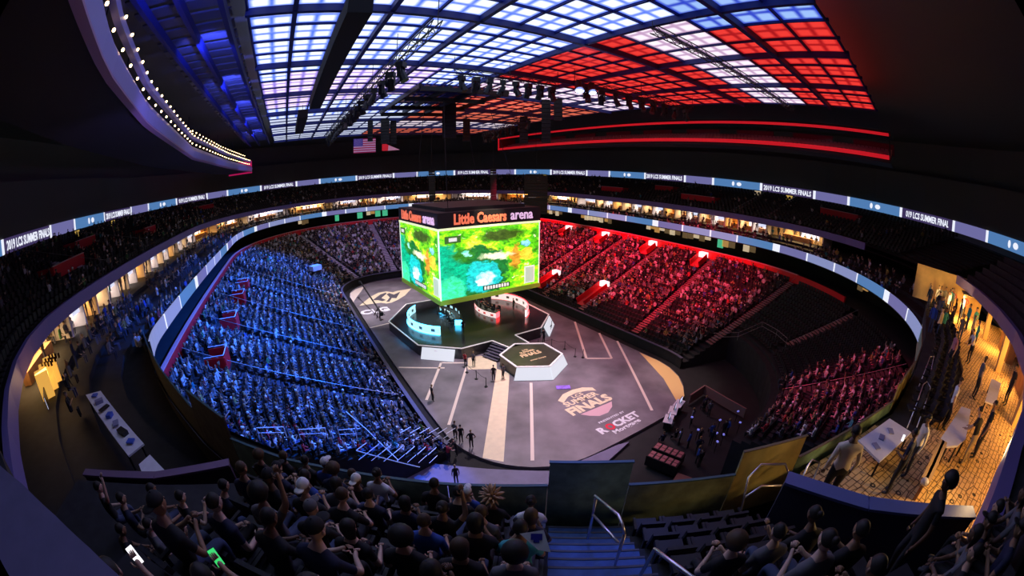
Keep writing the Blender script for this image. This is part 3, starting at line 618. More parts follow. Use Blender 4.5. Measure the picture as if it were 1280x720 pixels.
# hoist bay frame
t = thing('hoist_frame', 'dark rigging frame of the scoreboard hoist set in the roof bay', 'rigging', (-3.5, 1, 29.6))
for x in (-8.8, -5.4, -2.0, 1.6): b = MB(); b.beam((x, -7.8, 29.8), (x, 9.8, 29.8), .35, .5); b.build('frame_beam', m_blk, t)
for y in (-7.8, -2, 4, 9.8): b = MB(); b.beam((-8.8, y, 29.5), (1.6, y, 29.5), .35, .5); b.build('frame_beam', m_blk, t)
for k in range(12): b = MB(); b.beam((-8.5 + k * .85, -7.6, 30.4), (-8.5 + k * .85, 9.6, 30.4), .14, .1); b.build('deck_rib', M('hoist_rib', (.22, .02, .05), .6) if k > 6 else M('hoist_rib_blue', (.06, .09, .5), .5), t)  # red and blue light inside the bay is put into the rib colours
# ribbed steel deck lit blue at the left of the panels
m_rib = M('roof_rib_steel', (.10, .10, .16), .5, metal=.2)
t = thing('ribbed_roof_deck', 'blue-lit ribbed steel roof deck left of the glowing panels', 'roof deck', (-29.5, -6, 30.4))
for k in range(46): b = MB(); b.box((-29.0, -40 + k * 1.75, 30.5), (5.6, 1.15, .12)); b.build('deck_rib', m_rib, t)
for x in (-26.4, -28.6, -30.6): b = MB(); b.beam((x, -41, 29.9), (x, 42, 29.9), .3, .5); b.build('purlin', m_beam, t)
for y in (-34, -24, -13, -2, 9, 22):
    spot('roof_uplight', (-27.6, y, 28.6), (-28.2, y + 2.5, 30.6), (.08, .12, 1), 2400, 95, .8, .1)
# ============================================================ LINE ARRAYS
def array(label, x, y, z0, z1, w_=1.25, curve_=.0):
    t = thing('line_array', label, 'loudspeaker', (x, y, z0)); n = max(4, int(round((z1 - z0) / .52))); h = (z1 - z0) / n
    rz = math.atan2(y + 47.9, x + 22.4) + PI / 2
    for k in range(n):
        z = z0 + h * (k + .5); off = curve_ * ((n - k) / n) ** 2
        b = MB(); b.box((x + off * math.sin(rz), y - off * math.cos(rz), z), (w_, .8, h * .9), rz); b.build('cabinet', M('speaker_black', (.012, .012, .016), .6), t)
    b = MB(); b.box((x, y, z1 + .12), (w_ * .9, .9, .14), rz); b.build('rigging_bar', m_blk, t)
    b = MB(); b.beam((x, y, z1 + .1), (x, y, max(30.3, z1 + .5)), .05, .05); b.build('chain', m_blk, t)
    return t
array('largest black line array hanging in front of the red roof centre', -.6, 4.0, 25.3, 30.2, 1.9)
array('thin line array just right of the largest hanging array', 7.2, 15, 25.9, 29.6, 1.2)
array('leftmost curved black line array under the blue roof', -8.2, 20, 26.6, 30.0, .9, .8)
array('broad line array beside the leftmost curved one', -5.6, 20, 26.0, 30.2, 1.5)
array('third line array of the left group under the blue roof', -3.9, 21, 26.0, 30.0, 1.1)
array('line array right of centre with a dark bluish front', 9.8, 1.5, 24.6, 28.4, 1.2)
array('tallest line array right of centre beneath the white roof stripe', 10.0, -3.6, 24.4, 30.2, 1.2)
array('short line array at the right end of the right group', 10.0, -6.2, 27.2, 30.0, 1.1)
array('dark speaker stack hanging low behind the scoreboard, in front of the ribbon boards', 22, 16, 12.5, 20.0, 4.4)
array('slim low speaker column seen left of the scoreboard top', 6.5, 30, 15.2, 21.2, 1.3)
array('slim low speaker column seen right of the scoreboard lettering', 20.6, 30, 14.5, 21.2, 1.3)
# ============================================================ FLAGS
fl = thing('us_flag', 'american flag hanging under the far end of the roof', 'flag', (-.2, 66, 27.8))
fw, fh, fx, fz = 6.4, 4.1, -3.4, 27.7
for k in range(13):
    x0 = 0.42 * fw if k < 7 else 0; z = fz + fh * (1 - (k + .5) / 13); b = MB(); b.box((fx + (x0 + fw) / 2, 66, z), (fw - x0, .04, fh / 13)); b.build('stripe', M('flag_red', (.6, .03, .10), .7, em=.16, emcol=(.8, .05, .3)) if k % 2 == 0 else M('flag_white', (.8, .7, .85), .7, em=.35, emcol=(.75, .4, .75)), fl)  # flag cloth glows faintly in place of light falling on it
b = MB(); b.box((fx + .21 * fw, 66, fz + fh * (1 - 3.5 / 13)), (.42 * fw, .05, fh * 7 / 13)); cn = b.build('canton', M('flag_blue', (.04, .03, .25), .7, em=.3, emcol=(.08, .04, .5)), fl)
b = MB()
for r in range(9):
    for c in range(6 if r % 2 == 0 else 5): b.box((fx + (.25 + c * .42 + (.21 if r % 2 else 0)), 65.95, fz + fh * (1 - (.5 + r * .72) / 13)), (.12, .02, .12), 0)
o = b.build('star_field', M('flag_star', (.8, .8, .9), .6, em=.3, emcol=(.6, .5, .8)), cn); o['kind'] = 'stuff'
bn = thing('red_white_banner', 'draped red and pale banner hanging right of the american flag', 'banner', (7, 66, 27.9))
b = MB(); b.add([(4.9, 66, 28.0), (6.6, 66, 28.0), (6.8, 66, 29.6), (4.9, 66, 30.6), (4.9, 66.06, 28.0), (6.6, 66.06, 28.0), (6.8, 66.06, 29.6), (4.9, 66.06, 30.6)], [(0, 1, 2, 3), (7, 6, 5, 4), (0, 4, 5, 1), (1, 5, 6, 2), (2, 6, 7, 3), (3, 7, 4, 0)]); b.build('red_field', M('banner_red', (.7, .02, .05), .7, em=.4, emcol=(.9, .03, .06)), bn)  # banner cloth glows on its own, standing in for light on it
b = MB(); b.add([(6.6, 66, 28.0), (10.2, 66, 28.1), (6.8, 66, 29.6), (6.6, 66.06, 28.0), (10.2, 66.06, 28.1), (6.8, 66.06, 29.6)], [(0, 1, 2), (5, 4, 3), (0, 3, 4, 1), (1, 4, 5, 2), (2, 5, 3, 0)]); b.build('pale_field', M('banner_pale', (.8, .6, .7), .7, em=.35, emcol=(.85, .35, .6)), bn)
# ============================================================ GONDOLAS
m_gpur = M('gondola_purple', (.30, .28, .62), .4)
GY = [-44, -41, -36.7, -27.3, -5.7, 18, 36, 42]; GXs = [-26.6, -27.4, -28.6, -30.4, -32.8, -32.4, -31.2, -30.6]
def gondola_left():
    g = thing('gondola', 'purple hanging seating gondola curving along the upper left, strung with small warm lamps', 'gondola', (-31.5, 3, 24.4)); zb = 24.75
    ys = np.linspace(-44, 42, 44); X = lambda y, d: float(np.interp(y, GY, GXs)) - d
    def sweep(name, prof, m):
        b = MB(); b.grid([[(X(y, d), y, z) for d, z in prof] for y in ys]); return b.build(name, m, g)
    sweep('under_deck', [(-.1, zb - .3), (5.2, zb - .3), (5.2, zb), (-.1, zb), (-.1, zb - .3)], M('gondola_deck', (.03, .025, .04), .7))
    sweep('fascia', [(.0, zb - .35), (-.2, zb - .2), (-.32, zb + .4), (-.05, zb + .85), (.2, zb + .85)], m_gpur)
    sweep('lower_lip', [(.0, zb - .45), (-.26, zb - .36), (-.26, zb - .28), (.0, zb - .3)], M('gondola_lip', (.35, .2, .35), .5))
    sweep('top_rail_box', [(-.1, zb + 1.62), (-.1, zb + 1.95), (.2, zb + 1.95), (.2, zb + 1.62), (-.1, zb + 1.62)], m_gpur)
    sweep('back_wall', [(5.0, zb), (5.0, zb + 2.6)], m_blk)
    for r in range(3): sweep('seat_step', [(1 + r * 1.2, zb + .2 + .4 * r), (1 + r * 1.2, zb + .5 + .4 * r), (2.2 + r * 1.2, zb + .5 + .4 * r)], MATS['gondola_deck'])
    b = MB(); b.box((X(42, 2.5), 42.1, zb + .7), (5.4, .2, 2.6)); b.build('end_panel', M('gondola_end', (.7, .02, .16), .5, em=.3, emcol=(.9, .02, .22)), g)
    lamp = MB().ell((0, 0, 0), (.075, .075, .075), 6, 4).mesh('lamp', M('warm_lamp', (1, .8, .5), .4, em=10, emcol=(1, .66, .32)))
    for dx, z, n in ((-.12, zb + 2.0, 50), (1.0, zb + 3.1, 44), (.0, zb + 1.2, 44)):
        for k in range(n):
            y = -43 + 84 * (k + .5) / n; link_mesh('lamp', lamp, g, Vector((X(y, dx), y, z)) - wpos(g))
    b = MB()
    for r in range(3):
        for k in range(135):
            y = -43 + k * .62; z = zb + .5 + .4 * r; x = X(y, 1.5 + r * 1.2); b.box((x, y, z + .25), (.5, .5, .1)); b.box((x - .25, y, z + .5), (.08, .5, .5))
    o = b.build('seat_rows', M('gondola_seat', (.10, .03, .05), .6), g); o['kind'] = 'stuff'
    for k in range(12):
        y = -40 + 80 * (k + .5) / 12; b = MB(); b.beam((X(y, 3), y, zb), (X(y, 3), y, 30.6), .08, .08); b.build('hanger_rod', m_blk, g)
    return g
def gondola_right():
    side = 1; g = thing('gondola', 'long hanging seating gondola edged with two glowing red bands', 'gondola', (31.5, 1, 26.4)); X = lambda d: 31.0 + d
    zb, zt, y0, y1 = 26.5, 29.5, -44.0, 46.0
    b = MB(); b.box((X(2.6), (y0 + y1) / 2, zb - .25), (5.2, y1 - y0, .3)); b.build('under_deck', MATS['gondola_deck'], g)
    for z, h in ((zb + .25, .5), (zt - .0, .34)):
        b = MB(); b.box((X(-.1), (y0 + y1) / 2, z), (.2, y1 - y0, h)); b.build('light_band', M('gondola_red_band', (.8, .02, .03), .4, em=.45, emcol=(.95, .015, .03)), g)
    b = MB(); b.box((X(2.5), y1 + .1, (zb + zt) / 2), (5.2, .2, zt - zb + .6)); b.build('end_panel', M('gondola_end_dark', (.3, .01, .03), .5), g)
    b = MB(); b.box((X(-.1), y1 - .2, (zb + zt) / 2), (.22, .3, zt - zb)); b.build('light_band', MATS['gondola_red_band'], g)
    b = MB(); b.box((X(-.1), y0 + .1, (zb + zt) / 2), (.22, .2, zt - zb + .4)); b.build('end_frame', m_blk, g)
    b = MB(); b.box((X(2.6), (y0 + y1) / 2, zt + .35), (5.2, y1 - y0, .25)); b.build('roof_deck', MATS['gondola_deck'], g)
    for r in range(3):
        b = MB(); z = zb + .1 + .4 * r; b.box((X(1.2 + r * 1.2), (y0 + y1) / 2, z), (1.2, y1 - y0, .35)); b.build('seat_step', MATS['gondola_deck'], g)
    b = MB(); n = int((y1 - y0) / .62)
    for r in range(3):
        for k in range(n):
            y = y0 + (k + .5) * .62; z = zb + .28 + .4 * r; x = X(1.3 + r * 1.2); b.box((x, y, z + .25), (.5, .5, .1)); b.box((x + side * .25, y, z + .5), (.08, .5, .5))
    o = b.build('seat_rows', M('gondola_seat_rose', (.5, .25, .3), .5), g); o['kind'] = 'stuff'
    for k in range(9): b = MB(); b.box((X(4.9), y0 + 3 + k * 9.8, zb + 1.9), (.2, 6.5, 1.5)); b.build('back_glass', M('gondola_glass', (.18, .03, .07), .15), g)
    for k in range(12):
        y = y0 + (y1 - y0) * (k + .5) / 12; b = MB(); b.beam((X(3), y, zt - .2), (X(3), y, 30.6), .08, .08); b.build('hanger_rod', m_blk, g)
    return g
gondola_left(); gondola_right()
for y in (-30, -12, 8, 28): spot('gondola_wash', (-24, y, 21.5), (-31, y + 3, 24.9), (.32, .26, 1.0), 900, 80, .8, .2)
spot('gondola_wash', (-24, 36, 22.5), (-31, 40, 25), (1, .05, .3), 600, 60, .8, .2)
# ============================================================ SUITES: lit boxes behind the club tier
m_warm = M('suite_wall_warm', (.75, .55, .32), .7, noise=.2, scale=1.2); m_pale = M('suite_wall_pale', (.75, .70, .72), .7); m_wood = M('suite_wood', (.35, .17, .07), .6, noise=.3, scale=2)
m_glow = M('suite_lamp', (1, .8, .5), .4, em=14, emcol=(1.0, .62, .26)); m_glow2 = M('suite_lamp_white', (1, .95, .9), .4, em=14, emcol=(1.0, .80, .66)); m_tv = M('suite_tv', (.6, .65, .9), .3, em=.95, emcol=(.72, .76, 1.0)); m_glow3 = M('suite_lamp_amber', (1, .6, .2), .4, em=14, emcol=(1.0, .48, .10))
ORD_T = ['', 'twenty', 'thirty', 'forty']
def ORD(i):
    one = ['first', 'second', 'third', 'fourth', 'fifth', 'sixth', 'seventh', 'eighth', 'ninth', 'tenth', 'eleventh', 'twelfth', 'thirteenth', 'fourteenth', 'fifteenth', 'sixteenth', 'seventeenth', 'eighteenth', 'nineteenth']
    i += 1
    if i < 20: return one[i - 1]
    t, u = divmod(i, 10); tn = {2: 'twent', 3: 'thirt', 4: 'fort', 5: 'fift', 6: 'sixt', 7: 'sevent', 8: 'eight', 9: 'ninet'}[t]
    return tn + 'ieth' if u == 0 else tn + 'y-' + one[u - 1]
for _m in (m_glow, m_glow2, m_glow3): _m.cycles.emission_sampling = 'AUTO'
def lerp_s(s0, s1, k, n): return s0 + (s1 - s0) * k / n
def suite(s0, s1, i):
    c, nv = ring((s0 + s1) / 2, 31, 3.3); style = i % 5
    t = thing('suite_box', '%s suite box with a warm lamp, counted from the far right end of the row' % ORD(i), 'suite', (*c, 13.1), 'lit suite boxes around the bowl')
    z0, z1 = 13.12, 14.74; a, b2 = [ring(s, 28.4, 3.5)[0] for s in (s0, s1)], [ring(s, 31.4, 3.4)[0] for s in (s0, s1)]
    wallm = (m_warm, m_pale, m_warm, m_wood, m_pale)[style]; gl = (m_glow, m_glow2, m_glow, m_glow3, m_glow2)[style]
    b = MB(); b.grid([[(*p, z0) for p in b2], [(*p, z1) for p in b2]]); b.build('back_wall', wallm, t)
    b = MB(); b.beam((*a[0], (z0 + z1) / 2), (*b2[0], (z0 + z1) / 2), .22, z1 - z0); b.build('partition', m_pale, t)
    q = [a[0].lerp(b2[0], .35).lerp(a[1].lerp(b2[1], .35), .18), a[0].lerp(b2[0], .35).lerp(a[1].lerp(b2[1], .35), .82), a[0].lerp(b2[0], .75).lerp(a[1].lerp(b2[1], .75), .82), a[0].lerp(b2[0], .75).lerp(a[1].lerp(b2[1], .75), .18)]
    b = MB(); b.prism(q, 14.66, 14.72); b.build('ceiling_lamp', gl, t)
    p, r = b2[0].lerp(b2[1], .2 + .1 * (i % 3)), b2[0].lerp(b2[1], .5 + .1 * (i % 3)); nn = Vector((nv.x, nv.y)) * .12
    b = MB(); b.grid([[(*(p - nn), 13.75), (*(r - nn), 13.75)], [(*(p - nn), 14.5), (*(r - nn), 14.5)]]); b.build('screen', m_tv, t)
    if style in (1, 4):
        p, r = a[0].lerp(b2[0], .12).lerp(a[1].lerp(b2[1], .12), .1), a[0].lerp(b2[0], .12).lerp(a[1].lerp(b2[1], .12), .62)
        b = MB(); b.grid([[(*p, 14.25), (*r, 14.25)], [(*p, 14.68), (*r, 14.68)]]); b.build('hanging_screen', m_tv, t)
    p, r = a[0].lerp(b2[0], .55).lerp(a[1].lerp(b2[1], .55), .25), a[0].lerp(b2[0], .55).lerp(a[1].lerp(b2[1], .55), .75)
    b = MB(); b.beam((*p, 13.5), (*r, 13.5), .7, .75); b.build('bar_counter', m_wood, t)
NSU = 46
bounds = [lerp_s(-24.5, 104.0, k, NSU) for k in range(NSU + 1)]
for i in range(NSU): suite(bounds[i], bounds[i + 1] - .05, i)
# lit concourse openings under the ribbon (orange, gold, green glimpses)
rngo = np.random.default_rng(3)
def opening(s, wid, m, name='concourse_sign', lab='lit concourse opening below the ribbon board', z0=10.0, z1=11.8, d=24.5, depth=.25):
    c, nv = ring(s, d, 4.1); rz = math.atan2(nv.y, nv.x); t = thing(name, lab, 'opening', (*c, z0))
    n = max(1, int(round(wid / 1.1))); tt = Vector((-nv.y, nv.x)); pw = wid / n
    for k in range(n):
        mm = m if n == 1 else (m_owh, m_owd, m_owh, m_ogd, m_owd)[int(rngo.integers(5))]; q = c + tt * (-wid / 2 + pw * (k + .5)); hh = (z1 - z0) * (1 if n == 1 else rngo.uniform(.5, .9)); b = MB(); b.box((q.x, q.y, z1 - hh / 2), (depth, pw * .88, hh), rz); b.build('lit_pane', mm, t)
    b = MB(); b.box((c.x - nv.x * .1, c.y - nv.y * .1, z1 + .06), (depth + .3, wid + .4, .16), rz); b.build('lintel', m_blk, t)
m_ogold = M('gold_lit_wall', (.8, .55, .12), .5, em=.62, emcol=(.85, .55, .12)); m_oor = M('orange_lit_wall', (.8, .2, .05), .5, em=.55, emcol=(.9, .16, .03)); m_ogr = M('green_lit_sign', (.1, .6, .3), .5, em=.55, emcol=(.1, .75, .4)); m_owh = M('pale_lit_wall', (.8, .75, .6), .5, em=.55, emcol=(.9, .70, .45)); m_owd = M('dim_lit_wall', (.3, .25, .15), .5, em=.12, emcol=(.8, .5, .22)); m_ogd = M('amber_lit_pane', (.6, .4, .1), .5, em=.4, emcol=(.9, .48, .14))
for s, wd, m, wh in ((24, 5, m_owh, 'far right'), (17, 7, m_owh, 'right, nearer the scoreboard'), (12, 2, m_ogold, 'right beside the dark red stretch'), (.5, 2.0, m_ogold, 'middle of the right side'), (-3.5, 6, m_owh, 'right of the middle gold one'), (-10, 6, m_owh, 'right, above the end of the red crowd'), (-15, 1.2, m_ogr, 'right, the small green one'), (-16.6, 2.6, m_oor, 'right, the first orange one'), (-20.6, 2.4, m_oor, 'right, the second orange one'), (-27.5, 2.2, m_ogold, 'right, under the ribbon near its end'),
                     (40, 2.4, m_ogold, 'far end above the right stair aisle'), (47.6, 3.0, m_ogold, 'far end above the left stair aisle'), (38, 1.6, m_ogr, 'far end, green, right of the aisle'), (43, 1.6, m_ogr, 'far end, green, between the aisles'), (45.4, 1.2, m_ogr, 'far end, green, left of the middle'), (36, 1.6, m_ogr, 'far end, green, beside the scoreboard'), (56, 2.6, m_ogold, 'far left corner')):
    opening(s, wd, m, lab='lit concourse opening below the lower ribbon, %s' % wh)
# red vomitory walls and gold doorways in the upper stand
m_rban = M('red_banner', (.55, .012, .03), .6)
def redwall_up(s, wd, d, z, lab, hgt=1.1):
    c, nv = ring(s, d, 3.5); rz = math.atan2(nv.y, nv.x); t = thing('vomitory_wall', lab, 'wall', (*c, z))
    b = MB(); b.box((c.x, c.y, z + hgt / 2), (.2, wd, hgt), rz); b.build('front_panel', m_rban, t)
    b = MB(); b.box((c.x, c.y, z + hgt + .04), (.26, wd + .1, .08), rz); b.build('cap_rail', M('rose_metal', (.5, .3, .32), .4), t)
    for e in (-1, 1):
        b = MB(); tt = Vector((-nv.y, nv.x)); p = c + tt * e * wd / 2; b.box((p.x + nv.x * 1.2, p.y + nv.y * 1.2, z + hgt / 2), (2.4, .15, hgt), rz); b.build('side_panel', m_rban, t)
for k, (s, wd, where) in enumerate(((92, 7, 'upper left, nearest'), (80, 6, 'upper left, second along'), (64, 5.5, 'far upper left'), (52, 5, 'far end left of the scoreboard'), (20, 7, 'upper right behind the scoreboard'), (8, 5, 'upper right, second along'), (-4, 8, 'upper right, third along'), (-24, 8, 'upper right, nearest'))):
    redwall_up(s, wd, 33.5 if k % 2 == 0 else 38, 16.6 if k % 2 == 0 else 17.7, 'red walled stairway mouth in the dark upper stand, %s' % where)
for s, where, m in ((94.5, 'nearest on the left', m_ogold), (72, 'on the left, farther off', m_ogold), (57.5, 'at the far left', m_ogold), (-12.5, 'on the right, pale', m_owh), (-20, 'on the right, gold', m_ogold), (27, 'far right', m_ogold)):
    opening(s, 1.6, m, 'upper_doorway', 'lit doorway at the top of the upper stand, %s' % where, 18.9, 19.95, 44.5)
# stair aisles of the stands
def aisle(s, d0, d1, zf, dipf, m, lab, wd=1.1, n=None, rails=True):
    p0 = ring(s, d0, dipf(d0))[0]; t = thing('stair_aisle', lab, 'stairs', (*p0, zf(d0))); n = n or int((d1 - d0) / .4); b = MB()
    nv = ring(s, d0, 0)[1]; rz = math.atan2(nv.y, nv.x)
    for k in range(n):
        d = d0 + (d1 - d0) * (k + .5) / n; c = ring(s, d, dipf(d))[0]; b.box((c.x, c.y, zf(d) + .12), ((d1 - d0) / n * .82, wd, .1), rz)
    o = b.build('steps', m, t); o['kind'] = 'stuff'
    b = MB()
    q = []
    for k in (0, 1):
        d = d0 + (d1 - d0) * k; c = ring(s, d, dipf(d))[0]; tt = Vector((-nv.y, nv.x)) * (wd / 2 + .1); q.append((c.x - tt.x, c.y - tt.y, zf(d) + .9))
    if rails: b.tube(q, .03, 5); b.build('handrail', M('rail_metal', (.30, .28, .28), .45, metal=.4), t)
m_stR = M('stair_red_lit', (.26, .14, .13), .7); m_stD = M('stair_dim', (.06, .05, .05), .7); m_stB = M('stair_blue_lit', (.40, .42, .5), .7); m_stF = M('stair_far', (.5, .45, .5), .7)  # red light on the right aisles is put into their step colour
for s, d0, where in ((153.6, 2.2, 'through the middle of the red crowd'), (142.9, 2.2, 'through the nearer half of the red crowd'), (126.3, 9.6, 'with a rail through the rose-lit block'), (134.6, 5.2, 'at the near end of the red crowd'), (130.6, 11.5, 'between two dark empty blocks'), (3.5, 2.2, 'through the far part of the red crowd'), (10.0, 2.2, 'nearest the scoreboard in the red crowd')):
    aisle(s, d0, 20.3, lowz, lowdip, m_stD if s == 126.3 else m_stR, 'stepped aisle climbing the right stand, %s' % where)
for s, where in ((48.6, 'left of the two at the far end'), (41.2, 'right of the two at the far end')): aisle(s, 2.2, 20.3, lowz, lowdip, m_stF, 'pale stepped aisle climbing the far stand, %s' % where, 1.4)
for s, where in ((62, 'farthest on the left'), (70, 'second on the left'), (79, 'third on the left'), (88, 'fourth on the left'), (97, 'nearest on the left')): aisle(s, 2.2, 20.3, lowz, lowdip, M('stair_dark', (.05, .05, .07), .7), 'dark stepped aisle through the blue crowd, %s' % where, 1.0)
UZ = lambda d: 15.3 + (d - 28.35) * 4.1 / 16.65
for s, where in ((-14, 'right, below the pale doorway'), (-21, 'right, nearest'), (4, 'right, far'), (28, 'far right'), (52, 'far end'), (90, 'left, nearest'), (75, 'left')): aisle(s, 30, 44, UZ, UPD, m_stF, 'pale stepped aisle in the dark upper stand, %s' % where, 1.1)
# vomitories in the lower stand
m_vbar = M('white_rail', (.85, .88, 1.0), .35)
def vomit_left(s, d, lab):
    c, nv = ring(s, d, lowdip(d)); rz = math.atan2(nv.y, nv.x); z = lowz(d); t = thing('vomitory', lab, 'vomitory', (*c, z)); wd = 2.3
    b = MB(); b.box((c.x - nv.x * .9, c.y - nv.y * .9, z + .35), (.15, wd, 1.3), rz); b.build('front_wall', m_redwall, t)
    for e in (-1, 1):
        tt = Vector((-nv.y, nv.x)) * e * wd / 2; b = MB(); b.box((c.x + tt.x, c.y + tt.y, z + .45), (1.8, .12, 1.25), rz); b.build('side_wall', m_redwall, t)
    b = MB(); b.box((c.x, c.y, z + .12), (1.8, wd, .1), rz); b.build('opening_floor', m_blk, t)
    a = [c + Vector((-nv.y, nv.x)) * e * wd / 2 - nv * .9 for e in (-1, 1)]; e_ = [c + Vector((-nv.y, nv.x)) * e * wd / 2 + nv * .9 for e in (-1, 1)]
    b = MB(); b.tube([(*e_[0], z + 1.25), (*a[0], z + 1.25), (*a[1], z + 1.25), (*e_[1], z + 1.25)], .045, 5); b.build('top_rail', m_vbar, t)
for s, where in ((96.0, 'nearest and largest'), (86.2, 'second from the near corner'), (77.0, 'third from the near corner'), (70.5, 'farthest and faintest')): vomit_left(s, 17.4, 'red boxed stairway mouth with white rails in the blue crowd, %s' % where)
def vomit_right(s, d, L_, lab, light=True):
    c, nv = ring(s, d, lowdip(d)); t = thing('vomitory', lab, 'vomitory', (*c, lowz(d))); c2 = ring(s, d + L_, lowdip(d + L_))[0]
    for e in (-1, 1):
        tt = Vector((-nv.y, nv.x)) * e * .8; b = MB(); b.beam((*(c + tt), lowz(d) + .55), (*(c2 + tt), lowz(d + L_) + .55), .14, .9); b.build('side_wall', m_redwall, t)
    b = MB(); b.beam((*c, lowz(d) + .1), (*c2, lowz(d + L_) + .1), 1.5, .1); b.build('ramp', M('ramp_red', (.5, .05, .05), .6), t)
    if light:
        c3 = ring(s, d + L_ + .2, lowdip(d))[0]; b = MB(); b.box((*c3, lowz(d + L_) + .7), (.9, 1.3, .8), math.atan2(nv.y, nv.x)); b.build('lit_doorway', M('doorway_glow', (1, .9, .9), .4, em=1.3, emcol=(1, .82, .84)), t)
for s, d, L_, where in ((154.6, 3.0, 4.6, 'low and nearest'), (6.3, 3.0, 3.6, 'low, beside the scoreboard'), (144.8, 17.6, 2.4, 'high, nearest'), (155.5, 17.6, 2.4, 'high, second along'), (8.0, 17.6, 2.2, 'high, third along'), (19.0, 17.6, 2.0, 'high, farthest')): vomit_right(s, d, L_, 'red walled ramp with a bright doorway in the red crowd, %s' % where)
bx = thing('white_camera_platform', 'small white covered camera position at the far left of the blue crowd', 'platform', (-17.9, 28.6, 3.6)); b = MB(); b.box((-18.2, 29.4, 4.6), (2.0, 1.6, .9), .5); b.build('cover', M('white_cover', (.75, .78, .9), .6), bx); b = MB(); b.box((-18.2, 29.4, 3.6), (1.6, 1.3, 1.2), .5); b.build('base', m_blk, bx)

# ============================================================ LOW-POLY SPECTATORS
def lp_template(kind):
    """Seated spectator facing +Y with feet at the origin's height: verts, faces, region per vertex (0 shirt 1 skin 2 hair 3 trousers)."""
    V = []; F = []; G = []
    def ringv(cx, cy, z, rx, ry, n, g):
        k = len(V)
        for i in range(n): V.append((cx + rx * math.cos(2 * PI * i / n), cy + ry * math.sin(2 * PI * i / n), z)); G.append(g)
        return list(range(k, k + n))
    def loft(a, b): 
        n = len(a)
        for i in range(n): F.append((a[i], a[(i + 1) % n], b[(i + 1) % n], b[i]))
    st = kind.startswith('stand'); h = .42 if st else 0.0
    r = [ringv(0, .02, .42 + h, .17, .12, 6, 0), ringv(0, .0, .72 + h, .18, .12, 6, 0), ringv(0, 0, .98 + h, .2, .11, 6, 0), ringv(0, .01, 1.06 + h, .07, .06, 6, 0)]
    for a, b in zip(r, r[1:]): loft(a, b)
    hd = [ringv(0, .02, 1.06 + h, .05, .05, 6, 1), ringv(0, .04, 1.14 + h, .085, .095, 6, 1), ringv(0, .03, 1.25 + h, .1, .115, 6, 2), ringv(0, .02, 1.33 + h, .06, .07, 6, 2)]
    for a, b in zip(hd, hd[1:]): loft(a, b)
    F.append(tuple(hd[-1]))
    for s in (-1, 1):
        if st: q = [ringv(s * .09, 0, .86, .085, .085, 5, 3), ringv(s * .1, .02, .45, .06, .06, 5, 3), ringv(s * .1, 0, .03, .05, .07, 5, 3)]
        else: q = [ringv(s * .09, .05, .5, .085, .085, 5, 3), ringv(s * .1, .42, .49, .075, .075, 5, 3), ringv(s * .1, .44, .08, .05, .06, 5, 3)]
        for a, b in zip(q, q[1:]): loft(a, b)
        F.append(tuple(q[-1][::-1]))
        if kind == 'raise' and s == 1: pts = [((s * .21, 0, .98), .06, 0), ((s * .3, .1, 1.2), .045, 1), ((s * .26, .12, 1.48), .04, 1)]
        elif kind == 'clap': pts = [((s * .22, 0, .98), .06, 0), ((s * .27, .12, .76), .05, 1), ((s * .06, .32, .9), .045, 1)]
        elif kind == 'standhip': pts = [((s * .22, 0, .98 + h), .06, 0), ((s * .36, -.06, .74 + h), .05, 0), ((s * .2, .06, .55 + h), .045, 1)]
        elif st: pts = [((s * .22, 0, .98 + h), .06, 0), ((s * .26, .02, .7 + h), .05, 0), ((s * .26, .1, .42 + h), .045, 1)]
        else: pts = [((s * .22, 0, .98), .06, 0), ((s * .26, .04, .72), .05, 0), ((s * .14, .3, .6), .045, 1)]
        q = [ringv(*p, rr, rr, 4, g) for p, rr, g in pts]
        for a, b in zip(q, q[1:]): loft(a, b)
        F.append(tuple(q[-1]))
    return np.array(V), F, np.array(G)
LPT = {k: lp_template(k) for k in ('sit', 'clap', 'raise', 'stand', 'standhip')}
SKIN = np.array([(.55, .34, .24), (.62, .42, .32), (.35, .19, .12), (.20, .10, .06), (.5, .3, .2)])
HAIR = np.array([(.02, .015, .012), (.05, .03, .02), (.12, .07, .03), (.3, .2, .1), (.02, .02, .02)])
def shirt_color(rng, bright):
    u = rng.random()
    if u < bright: return np.array((.66, .66, .68)) * rng.uniform(.6, 1.0)
    if u < bright + .22: return np.array((.16, .16, .17)) * rng.uniform(.5, 1.3)
    if u < bright + .34: return np.array([(.5, .05, .05), (.05, .12, .5), (.05, .35, .4), (.5, .4, .1), (.1, .3, .1)][rng.integers(5)]) * rng.uniform(.3, .9)
    return np.array((.016, .016, .018)) * rng.uniform(.5, 1.6)
